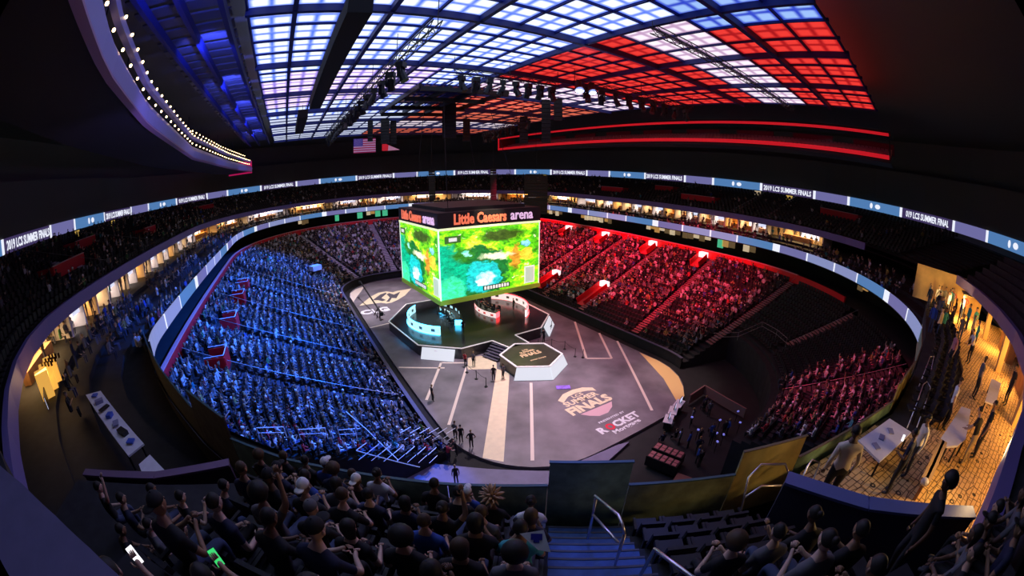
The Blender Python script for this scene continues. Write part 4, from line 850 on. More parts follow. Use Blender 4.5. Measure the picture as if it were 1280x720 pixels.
def crowd(name, spots, label, bright, m, rng, kinds=('sit', 'sit', 'clap', 'raise'), group=None):
    """One stuff object for the many spectators past the nearest 300."""
    VV = []; FF = []; CC = []; off = 0
    for (x, y, z, fx, fy) in spots:
        T, F, G = LPT[kinds[rng.integers(len(kinds))]]; an = math.atan2(fy, fx) - PI / 2 + rng.normal(0, .25); sc = rng.uniform(.93, 1.07); c, s = math.cos(an), math.sin(an)
        lean = rng.normal(0, .05); P = np.empty_like(T); X = T[:, 0] + lean * T[:, 2]; Y = T[:, 1] + rng.normal(0, .05) * T[:, 2]
        P[:, 0] = x + (X * c - Y * s) * sc; P[:, 1] = y + (X * s + Y * c) * sc; P[:, 2] = z + T[:, 2] * sc
        pal = np.array([shirt_color(rng, bright), SKIN[rng.integers(5)], HAIR[rng.integers(5)] if rng.random() > .12 else (.8, .8, .85), np.array((.04, .045, .07)) * rng.uniform(.5, 2)])
        VV.append(P); CC.append(pal[G]); FF.extend([tuple(i + off for i in f) for f in F]); off += len(T)
    V = np.vstack(VV); C = np.clip(np.vstack(CC), 0, 1); me = bpy.data.meshes.new(name); me.from_pydata(V.tolist(), [], FF)
    at = me.color_attributes.new('clothing', 'FLOAT_COLOR', 'POINT'); at.data.foreach_set('color', np.c_[C, np.ones(len(C))].astype(np.float32).ravel()); me.materials.append(m); me.update()
    o = link_mesh(name, me); tag(o, label, 'crowd', None, 'stuff'); return o
m_cloth = M('crowd_clothing', rough=.8, attr='clothing')
def seat_spots(s0, s1, rows, zf, df, dipf, pitch=.58):
    out = []
    for k in rows:
        d = df(k); S = np.linspace(s0, s1, int(abs(s1 - s0) * 4)); P = np.array([ring(s, d, dipf(d))[0][:] for s in S]); Lc = np.concatenate([[0], np.cumsum(np.linalg.norm(np.diff(P, axis=0), axis=1))])
        for L in np.arange(.3, Lc[-1], pitch):
            s = float(np.interp(L, Lc, S)); p, nv = ring(s, d, dipf(d)); out.append((p.x, p.y, zf(k), -nv.x, -nv.y, s, k, d))
    return out
rng = np.random.default_rng(11)
AIS = [142.9, 126.3, 153.6, 134.6, 130.6, 3.5, 10.0, 48.6, 41.2, 62, 70, 79, 88, 97]
VOM = [(96.0, 17.4, 1.3), (86.2, 17.4, 1.3), (77.0, 17.4, 1.3), (70.5, 17.4, 1.3), (154.6, 5.3, 2.6), (6.3, 4.8, 2.4), (144.8, 18.8, 1.6), (155.5, 18.8, 1.6), (8, 18.7, 1.5), (19, 18.6, 1.4)]
rowd = lambda k: 1.6 + ROWD * (k + .45); rowz = lambda k: .55 + (8.6 - .55) / NROW * k
def free(s, d, x, y):
    for a in AIS:
        if abs(((s - a + PER / 2) % PER) - PER / 2) < 1.6:
            c, nv = ring(a, d, lowdip(d))
            if abs((x - c.x) * -nv.y + (y - c.y) * nv.x) < .75: return False
    for a, dv, hw in VOM:
        if abs(d - dv) < hw + .3:
            c, nv = ring(a, d, lowdip(d))
            if math.hypot(x - c.x, y - c.y) < 1.6: return False
    return True
low = [q for q in seat_spots(LS0, LS1, range(NROW), rowz, rowd, lowdip) + seat_spots(120.7, 134.2, range(10, NROW), rowz, rowd, lowdip) if free(q[5], q[7], q[0], q[1])]
blue, red, far_, pink = [], [], [], []; empty_seats = []
for q in low:
    x, y, z, fx, fy, s, k, d = q; s = s % PER; u = rng.random(); taken = True
    if 57.5 <= s <= 104.5:
        if s < 63 and d > 12 + (s - 57.5) * 1.3: p = .12
        elif d < 3.5: p = .55
        else: p = .84
        L = blue
    elif 35 < s < 57.5: p, L = (.8 if d > 2.6 else .3), far_
    elif s <= 35 or s > 134.8:
        front = 2.4 if s < 20 else (5.6 if 140 < s < 151 else 3.0)
        p = .76 if d > front else .06
        if s <= 35 and d > 19: p = .6
        if 134.8 < s < 139 and d > 15.5: p = .35
        L = red
    elif s <= 127.6: p, L = (.55 if d > 9.2 else 0), pink
    else: p, L = 0.0, pink
    (L if u < p else empty_seats).append(q)
# the nearest spectators of the blue and the rose blocks are things of their own
def lp_mesh(kind, smat, kmat, hmat, tmat):
    T, F, G = LPT[kind]; me = bpy.data.meshes.new('person'); me.from_pydata(T.tolist(), [], F); g = [int(np.median(G[list(f)])) for f in F]
    for m in (smat, kmat, hmat, tmat): me.materials.append(m)
    me.polygons.foreach_set('material_index', g); me.update(); return me
SH = [M('shirt_black', (.014, .014, .017), .8), M('shirt_white', (.8, .8, .82), .8), M('shirt_grey', (.12, .12, .135), .8), M('shirt_blue', (.03, .08, .36), .8), M('shirt_red', (.5, .04, .05), .8), M('shirt_teal', (.05, .35, .38), .8), M('shirt_navy', (.014, .018, .05), .8), M('shirt_cream', (.75, .65, .5), .8)]
SK = [M('skin_%s' % n, c, .55) for n, c in (('fair', (.62, .42, .32)), ('tan', (.50, .31, .21)), ('brown', (.30, .17, .10)), ('dark', (.15, .08, .05)))]
HR = [M('hair_black', (.015, .012, .01), .6), M('hair_brown', (.07, .04, .02), .6), M('hair_blond', (.26, .17, .07), .6), M('cap_white', (.8, .8, .82), .8)]
TR = [M('jeans', (.05, .07, .14), .8), M('trousers_black', (.02, .02, .025), .8), M('khaki', (.35, .27, .16), .8)]
NEAR = {}; SHN_ = ['black', 'white', 'grey', 'blue', 'red', 'teal', 'navy', 'cream']
def near_people(spots, n, label, group):
    spots.sort(key=lambda q: math.hypot(q[0] + 22.4, q[1] + 47.9)); pick, rest = spots[:n], spots[n:]
    for i_, q in enumerate(pick):
        key = (('sit', 'sit', 'clap', 'raise')[rng.integers(4)], int(rng.choice([0, 0, 1, 1, 2, 3, 4, 5, 6])), int(rng.integers(4)), int(rng.choice([0, 0, 1, 1, 2, 3])), int(rng.integers(2)))
        if key not in NEAR: NEAR[key] = lp_mesh(key[0], SH[key[1]], SK[key[2]], HR[key[3]], TR[key[4]])
        o = link_mesh('person', NEAR[key], None, (q[0], q[1], q[2]), (rng.normal(0, .05), rng.normal(0, .05), math.atan2(q[4], q[3]) - PI / 2 + rng.normal(0, .2))); sc = rng.uniform(.94, 1.06); o.scale = (sc,) * 3
        tag(o, label % (ORD(i_), SHN_[key[1]], {'sit': 'sitting', 'clap': 'clapping', 'raise': 'arm raised'}[key[0]]), 'person', group + ', %s and %s' % (SHN_[key[1]], key[0]))
    return rest
blue = near_people(blue, 95, '%s nearest spectator of the blue stand corner, %s shirt, %s', 'spectators in the near corner of the blue stand')
pink = near_people(pink, 30, '%s nearest spectator of the rose-lit block, %s shirt, %s', 'spectators in the near part of the rose-lit block')
crowd('blue_stand_crowd', [q[:5] for q in blue], 'packed spectators filling the blue-lit left stand', .20, m_cloth, rng)
crowd('red_stand_crowd', [q[:5] for q in red], 'packed spectators filling the red-lit right stand', .15, m_cloth, rng)
crowd('far_stand_crowd', [q[:5] for q in far_], 'dim spectators filling the far end stand', .2, m_cloth, rng)
crowd('rose_block_crowd', [q[:5] for q in pink], 'spectators in the rose-lit block at the near right corner', .22, m_cloth, rng)
club = [q for q in seat_spots(-30, 103, range(3), lambda k: 12.12 + .35 * k, lambda k: 20.9 + 2.2 * k, lambda d: 4.2, .75)]
crowd('club_tier_crowd', [q[:5] for q in club if rng.random() < .5], 'dim spectators in the club seats between the ribbon board and the suites', .06, m_cloth, rng)
UPV = [(92, 33.5, 3.9), (80, 38, 3.4), (64, 33.5, 3.2), (52, 38, 2.9), (20, 33.5, 3.9), (8, 38, 2.9), (-4, 33.5, 4.4), (-24, 38, 4.4)]
def clear_up(q):
    for s, d, hw in UPV:
        c = ring(s, d + 1.2, 3.5)[0]
        if math.hypot(q[0] - c.x, q[1] - c.y) < hw + .2 and -1.6 < q[7] - d < 2.9: return False
    return True
ups = seat_spots(-28, 106, range(14), lambda k: 15.32 + 4.1 / 14 * k, lambda k: 28.35 + 16.65 / 14 * (k + .4), UPD, .8); ups = [q for q in ups if clear_up(q)]
crowd('upper_stand_crowd', [q[:5] for q in ups if rng.random() < (.30 if (q[5] > 24 and q[5] < 100) else .07)], 'scattered dim spectators in the dark upper stand', .06, m_cloth, rng)
suitep = seat_spots(-24, 103, range(2), lambda k: 13.12, lambda k: 28.9 + 1.6 * k, lambda d: 3.4, 1.1)
crowd('suite_guests', [q[:5] for q in suitep if rng.random() < .4], 'guests standing and sitting in the lit suite boxes', .12, m_cloth, rng, ('stand', 'sit', 'standhip'))
# folding seats of the stands, far and mostly covered, one object
def seats_stuff(name, spots, label, m):
    n = len(spots); base = MB(); base.box((0, -.05, .42), (.46, .42, .07)); base.box((0, -.27, .66), (.46, .06, .5)); T = np.array(base.v); F = base.f; VV = []; FF = []
    for i, q in enumerate(spots):
        an = math.atan2(q[4], q[3]) - PI / 2; c, s = math.cos(an), math.sin(an); P = np.empty_like(T); P[:, 0] = q[0] + T[:, 0] * c - T[:, 1] * s; P[:, 1] = q[1] + T[:, 0] * s + T[:, 1] * c; P[:, 2] = q[2] + T[:, 2]
        VV.append(P); FF.extend([tuple(a + i * len(T) for a in f) for f in F])
    me = bpy.data.meshes.new(name); me.from_pydata(np.vstack(VV).tolist(), [], FF); me.materials.append(m); me.update(); o = link_mesh(name, me); tag(o, label, 'seats', None, 'stuff')
m_seat = M('seat_black', (.014, .014, .016), .55)
seats_stuff('stand_seats', low, 'dark folding seats of the lower stands', m_seat)
seats_stuff('upper_seats', ups, 'dark folding seats of the upper stand', m_seat)
# ============================================================ PEOPLE: one continuous skinned body per pose
def body_mesh(pose, name, sleeves='short'):
    """Skin-modifier body facing +Y. slots: 0 skin, 1 shirt, 2 trousers, 3 shoes, 4 dark features."""
    st = pose.startswith('stand'); J = {}; lean = {'sit_lean': .22, 'sit': .02, 'sit_clap': .06, 'sit_raise': -.02, 'sit_phone': .03, 'stand': .0, 'stand_lean': .30, 'stand_hip': .0, 'stand_carry': .03}[pose]
    hz = .95 if st else .52
    def T(x, dy, dz): return (x, dy + lean * dz, hz + dz * (1 - abs(lean) * .25))
    J['pelvis'] = ((0, 0, hz), (.165, .125)); J['waist'] = (T(0, 0, .17), (.145, .11)); J['chest'] = (T(0, -.01, .36), (.175, .12)); J['upper'] = (T(0, -.015, .47), (.15, .10)); J['neck'] = (T(0, .0, .565), (.062, .062)); J['skull'] = (T(0, .035, .66), (.055, .06))
    E_ = [('pelvis', 'waist'), ('waist', 'chest'), ('chest', 'upper'), ('upper', 'neck'), ('neck', 'skull')]
    hands = {}
    for s, n in ((-1, 'l'), (1, 'r')):
        sh = T(s * .185, -.01, .455); J['sh' + n] = (sh, (.068, .064))
        if pose == 'sit_raise' and s > 0: el, wr, hd = (s * .30, sh[1] + .10, sh[2] + .20), (s * .24, sh[1] + .20, sh[2] + .44), (s * .22, sh[1] + .23, sh[2] + .53)
        elif pose == 'sit_phone' and s > 0 or pose == 'stand_phone' and s > 0: el, wr, hd = (s * .27, sh[1] + .14, sh[2] - .22), (s * .14, sh[1] + .34, sh[2] - .04), (s * .12, sh[1] + .40, sh[2] + .03)
        elif pose == 'sit_clap': el, wr, hd = (s * .28, sh[1] + .08, sh[2] - .26), (s * .08, sh[1] + .28, sh[2] - .16), (s * .035, sh[1] + .36, sh[2] - .12)
        elif pose == 'sit_lean': el, wr, hd = (s * .26, .26, .64), (s * .10, .42, .62), (s * .06, .50, .60)
        elif pose == 'stand_lean': el, wr, hd = (s * .25, sh[1] + .14, sh[2] - .24), (s * .18, sh[1] + .34, sh[2] - .38), (s * .17, sh[1] + .43, sh[2] - .40)
        elif pose == 'stand_hip': el, wr, hd = (s * .37, sh[1] - .06, sh[2] - .25), (s * .21, sh[1] + .04, sh[2] - .42), (s * .15, sh[1] + .08, sh[2] - .46)
        elif pose == 'stand_carry': el, wr, hd = (s * .24, sh[1] - .02, sh[2] - .28), (s * .12, sh[1] + .22, sh[2] - .30), (s * .08, sh[1] + .30, sh[2] - .29)
        elif st: el, wr, hd = (s * .25, sh[1] - .02, sh[2] - .29), (s * .25, sh[1] + .06, sh[2] - .54), (s * .24, sh[1] + .10, sh[2] - .63)
        else: el, wr, hd = (s * .26, sh[1] - .0, sh[2] - .28), (s * .16, .27, .63), (s * .13, .35, .62)
        J['el' + n] = (el, (.046, .044)); J['wr' + n] = (wr, (.031, .027)); J['hd' + n] = (hd, (.040, .022)); hands[n] = (Vector(wr), Vector(hd), s)
        E_ += [('upper', 'sh' + n), ('sh' + n, 'el' + n), ('el' + n, 'wr' + n), ('wr' + n, 'hd' + n)]
        if st: hip, kn, an, to = (s * .095, 0, .86), (s * .10, .03 + (.05 if s > 0 else 0), .48), (s * .11, -.01, .09), (s * .12, .15, .04)
        else: hip, kn, an, to = (s * .10, .06, .51), (s * .13, .45, .51), (s * .13, .44, .10), (s * .14, .60, .045)
        J['hip' + n] = (hip, (.095, .092)); J['kn' + n] = (kn, (.066, .064)); J['an' + n] = (an, (.043, .045)); J['to' + n] = (to, (.042, .034))
        E_ += [('pelvis', 'hip' + n), ('hip' + n, 'kn' + n), ('kn' + n, 'an' + n), ('an' + n, 'to' + n)]
    keys = list(J); ix = {k: i for i, k in enumerate(keys)}; me = bpy.data.meshes.new('skeleton'); me.from_pydata([J[k][0] for k in keys], [(ix[a], ix[b]) for a, b in E_], [])
    o = bpy.data.objects.new('skeleton', me); COL.objects.link(o); o.modifiers.new('skin', 'SKIN').use_smooth_shade = True; o.modifiers.new('sub', 'SUBSURF').levels = 1
    if not me.skin_vertices: me.attributes  # created with the modifier
    for i, k in enumerate(keys):
        sv = me.skin_vertices[0].data[i]; sv.radius = J[k][1]; sv.use_root = (k == 'pelvis')
    out = bpy.data.meshes.new_from_object(o.evaluated_get(bpy.context.evaluated_depsgraph_get())); bpy.data.objects.remove(o)
    V = [tuple(v.co) for v in out.vertices]; F = [tuple(p.vertices) for p in out.polygons]; mi = []
    segs = [(a, b, Vector(J[a][0]), Vector(J[b][0])) for a, b in E_]
    for p in out.polygons:
        c = p.center; best = None
        for a, b, pa, pb in segs:
            ab = pb - pa; t = max(0, min(1, (c - pa).dot(ab) / ab.length_squared)); d = (c - pa - ab * t).length - .5 * J[a][1][0]
            if best is None or d < best[0]: best = (d, a, b, t)
        _, a, b, t = best
        if b in ('skull',) or (a == 'upper' and b == 'neck' and t > .55): m = 0
        elif b[:2] == 'el': m = 1 if (sleeves == 'long' or t < .62) else 0
        elif b[:2] == 'wr': m = 1 if sleeves == 'long' else 0
        elif b[:2] == 'hd': m = 0
        elif b[:2] in ('kn', 'hi'): m = 2
        elif b[:2] == 'an': m = 2
        elif b[:2] == 'to': m = 3
        elif a == 'pelvis' and t < .2: m = 2
        else: m = 1
        mi.append(m)
    bpy.data.meshes.remove(out); b = MB(); b.v, b.f, b.m = V, F, mi
    for n, (wr, hd, s) in hands.items():                           # palm end carries four unequal fingers and a thumb
        d = (hd - wr).normalized(); side = d.cross(Vector((0, 0, 1))); side = side.normalized() if side.length > .1 else Vector((1, 0, 0)); dn = side.cross(d).normalized() * -1
        for q, L in ((-1.5, .062), (-.5, .075), (.5, .078), (1.5, .068)):
            p0 = hd + side * q * .017 + d * .012; p1 = p0 + d * L * .5 + dn * .006; p2 = p0 + d * L * .85 + dn * .028; b.tube([p0, p1, p2], [.0095, .0088, .0065], 5, 0)
        p0 = wr + d * .035 + side * -s * .026; b.tube([p0, p0 + side * -s * .03 + d * .025, p0 + side * -s * .034 + d * .06], [.012, .0105, .0075], 5, 0)
    hc = Vector(T(0, .045, .735))
    def head(p):
        k = 1.0; q = p.copy()
        if q.z < 0: q.x *= 1 + .28 * q.z; q.y *= 1 + .12 * q.z
        if q.y > .75 and -.25 < q.z < .1 and abs(q.x) < .25: q.y += .16           # nose
        if q.y > .6 and .1 < q.z < .3: q.y -= .05
        return q
    b.ell(hc, (.078, .097, .118), 16, 12, 0, head)
    for s in (-1, 1):
        b.ell(hc + Vector((s * .080, -.005, -.005)), (.012, .022, .032), 6, 5, 0); b.ell(hc + Vector((s * .030, .088, .012)), (.013, .009, .009), 6, 4, 4)
    b.tube([hc + Vector((-.026, .083, -.062)), hc + Vector((0, .089, -.064)), hc + Vector((.026, .083, -.062))], .005, 5, 4)
    me = b.mesh(name, [SK[0], SH[0], TR[0], M('shoe_dark', (.04, .04, .045), .6), M('face_dark', (.05, .02, .02), .6)], smooth=True)
    return me, hc
POSES = {}
def body(pose, sleeves='short'):
    if (pose, sleeves) not in POSES: POSES[(pose, sleeves)] = body_mesh(pose, 'person_body', sleeves)
    return POSES[(pose, sleeves)]
HEADW = {}
def headwear(kind, m):
    if (kind, m.name) in HEADW: return HEADW[(kind, m.name)]
    b = MB()
    def cap(p):
        q = p.copy(); lo = -.15 if q.y < .2 else .32
        if q.z < lo: q.z = lo
        return q
    if kind == 'short_hair': b.ell((0, -.012, .022), (.087, .102, .113), 14, 10, 0, cap)
    elif kind == 'long_hair':
        def lh(p):
            q = p.copy()
            if q.y > .25 and q.z < .35: q.z = .35
            elif q.z < -.2: q.z = -.2 + (q.z + .2) * 2.1; q.x *= 1.05; q.y = min(q.y, -.1) * .95
            return q
        b.ell((0, -.018, .02), (.096, .108, .118), 14, 12, 0, lh)
    elif kind == 'bun': b.ell((0, -.012, .022), (.087, .102, .113), 14, 10, 0, cap); b.ell((0, -.10, .09), (.045, .045, .045), 8, 6)
    elif kind == 'afro': b.ell((0, -.02, .05), (.135, .14, .135), 14, 10, 0, lambda p: Vector((p.x, p.y, max(p.z, -.45 if p.y < .2 else .1))))
    elif kind == 'spiky':
        b.ell((0, -.012, .022), (.09, .105, .116), 14, 10, 0, cap)
        for k in range(38):
            ph = k * 2.39996; z = 1 - 1.15 * (k + .5) / 38; r = math.sqrt(max(0, 1 - z * z)); d = Vector((r * math.cos(ph), r * math.sin(ph), z))
            if d.y > .5 and d.z < .3: continue
            p = Vector((d.x * .085, d.y * .1 - .01, d.z * .11 + .025)); b.tube([p, p + d * .06 + Vector((0, -.005, .01)), p + d * .135 + Vector((0, -.02, .02))], [.03, .022, .003], 6)
    else:                                                          # 'cap' or 'cap_back'
        b.ell((0, -.008, .035), (.088, .104, .108), 14, 10, 0, lambda p: Vector((p.x, p.y, max(p.z, .05))))
        sg = -1 if kind == 'cap_back' else 1; b.ell((0, sg * .125, .043), (.07, .075, .012), 12, 4); b.ell((0, -.008, .145), (.012, .012, .006), 6, 4)
    HEADW[(kind, m.name)] = b.mesh('hair' if 'cap' not in kind else 'cap', m, smooth=True); return HEADW[(kind, m.name)]
def person(label, loc, face, pose='sit', shirt=None, skin=None, hair=('short_hair', None), trousers=None, group=None, sleeves='short', scale=1.0, tilt=0.0):
    me, hc = body(pose, sleeves); o = link_mesh('person', me, None, loc, (tilt, 0, math.atan2(face[1], face[0]) - PI / 2)); o.scale = (scale,) * 3
    for i, m in ((0, skin or SK[0]), (1, shirt or SH[0]), (2, trousers or TR[1])): o.material_slots[i].link = 'OBJECT'; o.material_slots[i].material = m
    tag(o, label, 'person', group)
    if hair: link_mesh('cap' if 'cap' in hair[0] else 'hair', headwear(hair[0], hair[1] or HR[0]), o, hc)
    return o
# ============================================================ STAGE AND FLOOR PEOPLE
def game_chair(x, y, an, label):
    t = thing('gaming_chair', label, 'chair', (x, y, 1.3)); c, s = math.cos(an), math.sin(an); P = lambda u, v: (x + u * c - v * s, y + u * s + v * c)
    b = MB(); b.box((*P(0, 0), 1.76), (.5, .5, .1), an); b.build('seat', m_blk, t)
    b = MB(); b.box((*P(0, -.27), 2.15), (.48, .1, .75), an); b.build('backrest', m_blk, t)
    b = MB(); b.tube([(x, y, 1.4), (x, y, 1.72)], .035, 6); b.build('gas_post', m_blk, t)
    b = MB()
    for k in range(5): b.beam((x, y, 1.37), (x + .3 * math.cos(k * 1.2566), y + .3 * math.sin(k * 1.2566), 1.34), .05, .05)
    b.build('star_base', m_blk, t)
    for e in (-.28, .28): b = MB(); b.box((*P(e, 0), 1.95), (.06, .3, .04), an); b.beam((*P(e, 0), 1.76), (*P(e, 0), 1.94), .04, .04); b.build('armrest', m_blk, t)
NUM = ('first', 'second', 'third', 'fourth', 'fifth')
for side, SE, sm in (('left', SEATS_L, SH[1]), ('right', SEATS_R, SH[6])):
    for k, (x, y, an) in enumerate(SE):
        game_chair(x, y, an, 'black gaming chair at the %s player desk, %s from the front of the stage' % (side, NUM[k if side == 'left' else 4 - k] if False else NUM[k]))
        person('player in a %s jersey seated at the %s desk, %s from one end' % ('white' if side == 'left' else 'dark navy', side, NUM[k]), (x, y, 1.30), (-math.sin(an), math.cos(an)), 'sit_clap', sm, SK[k % 3], ('short_hair', HR[k % 2]), group=None)
FLOORP = [((-3.5, -5.6, 1.3), (0, 1), 'stand', 0, 'person in black standing at the front of the main stage'), ((2.4, 2.0, 1.3), (-1, .2), 'stand', 0, 'person in black standing behind the red-lit desk on the stage'), ((6.2, -1.6, 1.3), (-1, 0), 'stand_hip', 0, 'person standing inside the red-lit light wall'),
          ((-5.0, -15.9, 0), (.5, 1), 'stand', 0, 'person in black standing on the cream floor stripe, left of a colleague'), ((-4.0, -16.1, 0), (-.2, 1), 'stand_carry', 2, 'person in a grey top on the floor stripe beside the hexagonal stage'),
          ((-11.9, -24.7, 0), (.4, 1), 'stand_hip', 0, 'person with hands on hips, nearest of the three at the rink edge'), ((-12.3, -23.7, 0), (.3, 1), 'stand', 0, 'middle person of the three standing at the rink edge'), ((-12.5, -23.0, 0), (.8, .5), 'stand_carry', 2, 'farthest person of the three at the rink edge, in grey'),
          ((-14.7, -27.9, -.02), (.2, 1), 'stand', 0, 'person in black standing alone on the purple tunnel floor'), ((-14.2, -25.4, -.02), (1, .3), 'stand_lean', 4, 'person in a red top bending on the tunnel floor'), ((-13.3, -25.0, -.02), (-1, .3), 'stand_lean', 0, 'person in black bending beside a colleague in red'),
          ((-11.9, -16.6, 0), (1, 0), 'stand', 0, 'lone person in black standing near the dasher on the left of the rink'), ((-10.6, 8.6, 0), (1, 0), 'stand_carry', 0, 'camera operator under the crane arm beside the left boards'), ((-6.1, -11.6, 0), (1, .4), 'stand', 4, 'person in red waiting at the foot of the stage steps'), ((-5.3, -12.0, 0), (1, .6), 'stand', 2, 'person in grey waiting at the foot of the stage steps'),
          ((5.0, -10.6, 0), (0, 1), 'stand_lean', 0, 'stagehand in black crouching right of the hexagonal stage')]
for k, (p, f, ps, sh, lb) in enumerate(FLOORP): person(lb, p, f, ps, SH[sh], SK[k % 3], ('short_hair', HR[k % 3]), TR[1])
def stanchion(x, y, label):
    t = thing('stanchion', label, 'stanchion', (x, y, 0)); b = MB(); b.tube([(x, y, 0), (x, y, .05)], .18, 10); b.build('base', m_blk, t); b = MB(); b.tube([(x, y, .05), (x, y, 1.0)], .035, 6); b.ell((x, y, 1.02), (.05, .05, .05), 6, 4); b.build('post', m_blk, t)
for k, (x, y) in enumerate(((-6.55, -12.9), (-6.34, -14.7), (-6.24, -16.6), (3.6, -11.4), (5.0, -12.2), (5.9, -13.6), (5.6, -15.9), (6.2, -16.6))): stanchion(x, y, 'black crowd-control post, %s of the %s group' % (NUM[k] if k < 3 else NUM[k - 3], 'three left of the floor stripe' if k < 3 else 'five right of the hexagonal stage'))
for k, (p, q) in enumerate((((-6.55, -12.9), (-6.34, -14.7)), ((-6.34, -14.7), (-6.24, -16.6)), ((3.6, -11.4), (5.0, -12.2)), ((5.0, -12.2), (5.9, -13.6)), ((5.9, -13.6), (5.6, -15.9)))):
    m = ((p[0] + q[0]) / 2, (p[1] + q[1]) / 2, .82); b = MB(); b.tube([(*p, .95), m, (*q, .95)], .02, 4); tag(b.build('barrier_rope', m_blk, at=(*m[:2], 0)), 'black belt strung between posts, %s of the %s' % (NUM[k] if k < 2 else NUM[k - 2], 'left pair' if k < 2 else 'right three'), 'rope')
cr = thing('camera_crane', 'black camera crane with a long arm over the emblem on the floor', 'camera crane', (-10.6, 9.4, 0))
for k in range(3): b = MB(); b.beam((-10.6, 9.4, 1.3), (-10.6 + 1.0 * math.cos(k * 2.1), 9.4 + 1.0 * math.sin(k * 2.1), 0.02), .09, .09); b.build('leg', m_blk, cr)
b = MB(); b.beam((-10.5, 8.0, 1.0), (-11.2, 19.5, 3.2), .16, .2); b.build('arm', m_blk, cr)
b = MB(); b.box((-10.5, 7.8, .9), (.5, .6, .5)); b.build('counterweight', m_blk, cr)
b = MB(); b.box((-11.2, 19.7, 3.0), (.35, .6, .35)); b.build('camera_head', m_blk, cr)
# ============================================================ NEAR SECTION: parapet, rows, stairs, rails
SO = Vector((-20.45, -42.28)); ST_ = Vector((.79, -.613)); SB = Vector((-.613, -.79))
def W(a, b, z): p = SO + ST_ * a + SB * b; return (p.x, p.y, z)
SRZ = math.atan2(ST_.y, ST_.x)
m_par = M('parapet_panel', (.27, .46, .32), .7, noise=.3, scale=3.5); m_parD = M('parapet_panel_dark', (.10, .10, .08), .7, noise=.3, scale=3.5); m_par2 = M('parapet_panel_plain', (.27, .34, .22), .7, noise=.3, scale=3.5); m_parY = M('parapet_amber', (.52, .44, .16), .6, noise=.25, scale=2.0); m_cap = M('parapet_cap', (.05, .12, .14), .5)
par = thing('front_parapet', 'low dark teal wall of panels in front of the nearest seats, taller at the aisles', 'parapet', (-20.45, -42.28, 13.8))
for i in range(len(PARA) - 1):
    (px, py, pz, pt), (qx, qy, qz, qt) = PARA[i], PARA[i + 1]; tall = i in (3, 8, 10, 13); h = .62 if tall else 0.0; tz = .62 * (1 if tall else 0)
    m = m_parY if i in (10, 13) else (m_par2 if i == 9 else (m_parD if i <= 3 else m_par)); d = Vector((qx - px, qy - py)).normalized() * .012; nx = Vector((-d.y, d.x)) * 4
    b = MB(); vs = [(px + d.x, py + d.y, pz - .6), (qx - d.x, qy - d.y, qz - .6), (qx - d.x, qy - d.y, qt + h), (px + d.x, py + d.y, pt + h)]
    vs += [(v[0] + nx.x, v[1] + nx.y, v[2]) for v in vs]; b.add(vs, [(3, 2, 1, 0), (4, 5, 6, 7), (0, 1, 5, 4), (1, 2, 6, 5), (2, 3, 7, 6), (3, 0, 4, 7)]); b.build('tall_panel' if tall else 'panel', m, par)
    b = MB(); b.beam((px, py, pt + h + .015), (qx, qy, qt + h + .015), .07, .03); b.build('cap_rail', m_cap if i < 10 else M('cap_bronze', (.2, .16, .09), .5), par)
AL = lambda b: max(-4.48 - 1.916 * (b - 1.52), -7.6) if b > 1.52 else -4.1
AR = lambda b: min(6.0 + 1.81 * (b - 1.3), 9.6) if b > 1.3 else 5.9
A0, A1 = 2.0, 3.45
RT, RR_ = .68, .485
m_near = M('near_tread', (.024, .024, .028), .8, noise=.3, scale=3)
for k in range(9):
    b0 = .2 + RT * k; z = 13.8 + RR_ * k
    for lo, hi in (([-4.4, -4.3, -3.5, -2.8, -2.3, -2.1, -2.0, -2.0, -2.0][k], A0), (A1, [6.3, 6.3, 6.1, 6.0, 6.0, 6.1, 6.2, 6.5, 6.5][k])):
        b = MB(); c = W((lo + hi) / 2, b0 + RT / 2, z - .6); b.box(c, (hi - lo, RT, 1.2), SRZ); struct(b.build('seating_row_tread', m_near))
b = MB(); c = W(2.7, 6.6, 17.1); b.box((c[0], c[1], 17.4), (16, 1.2, .8), SRZ); struct(b.build('rear_walkway', m_near))
stp = thing('aisle_stairs', 'blue concrete stairs running down through the nearest seats to the front wall', 'stairs', W(2.72, 2.3, 13.8))
m_step = M('aisle_step', (.06, .13, .36), .75, noise=.2, scale=6); m_nose = M('step_nosing', (.10, .10, .13), .7)  # steps have a blue base colour
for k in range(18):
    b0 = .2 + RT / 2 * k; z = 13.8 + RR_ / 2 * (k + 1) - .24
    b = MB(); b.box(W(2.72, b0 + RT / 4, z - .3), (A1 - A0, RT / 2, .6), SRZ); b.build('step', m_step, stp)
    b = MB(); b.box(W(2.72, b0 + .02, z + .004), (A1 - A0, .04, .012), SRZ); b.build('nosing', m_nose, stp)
m_rail = M('brushed_steel', (.72, .70, .74), .28, metal=.85)
def rail(label, name, parts, r=.023):
    t = thing(name, label, 'handrail', parts[0][1][0])
    for nm, path in parts: b = MB(); b.tube(path, r, 8); b.build(nm, m_rail, t, smooth=True)
    return t
rail('steel handrail standing in the middle of the blue stairs, with a second lower bar', 'stair_handrail', [('top_bar', [(-19.05, -44.77, 15.65), (-19.32, -45.51, 16.01), (-19.40, -45.67, 16.02), (-19.45, -45.79, 15.93)]), ('mid_bar', [(-19.13, -44.89, 15.34), (-19.45, -45.72, 15.69)]), ('post', [(-19.45, -45.79, 15.93), (-19.46, -45.80, 14.89)]), ('post', [(-19.06, -44.81, 15.65), (-19.06, -44.81, 14.58)])])
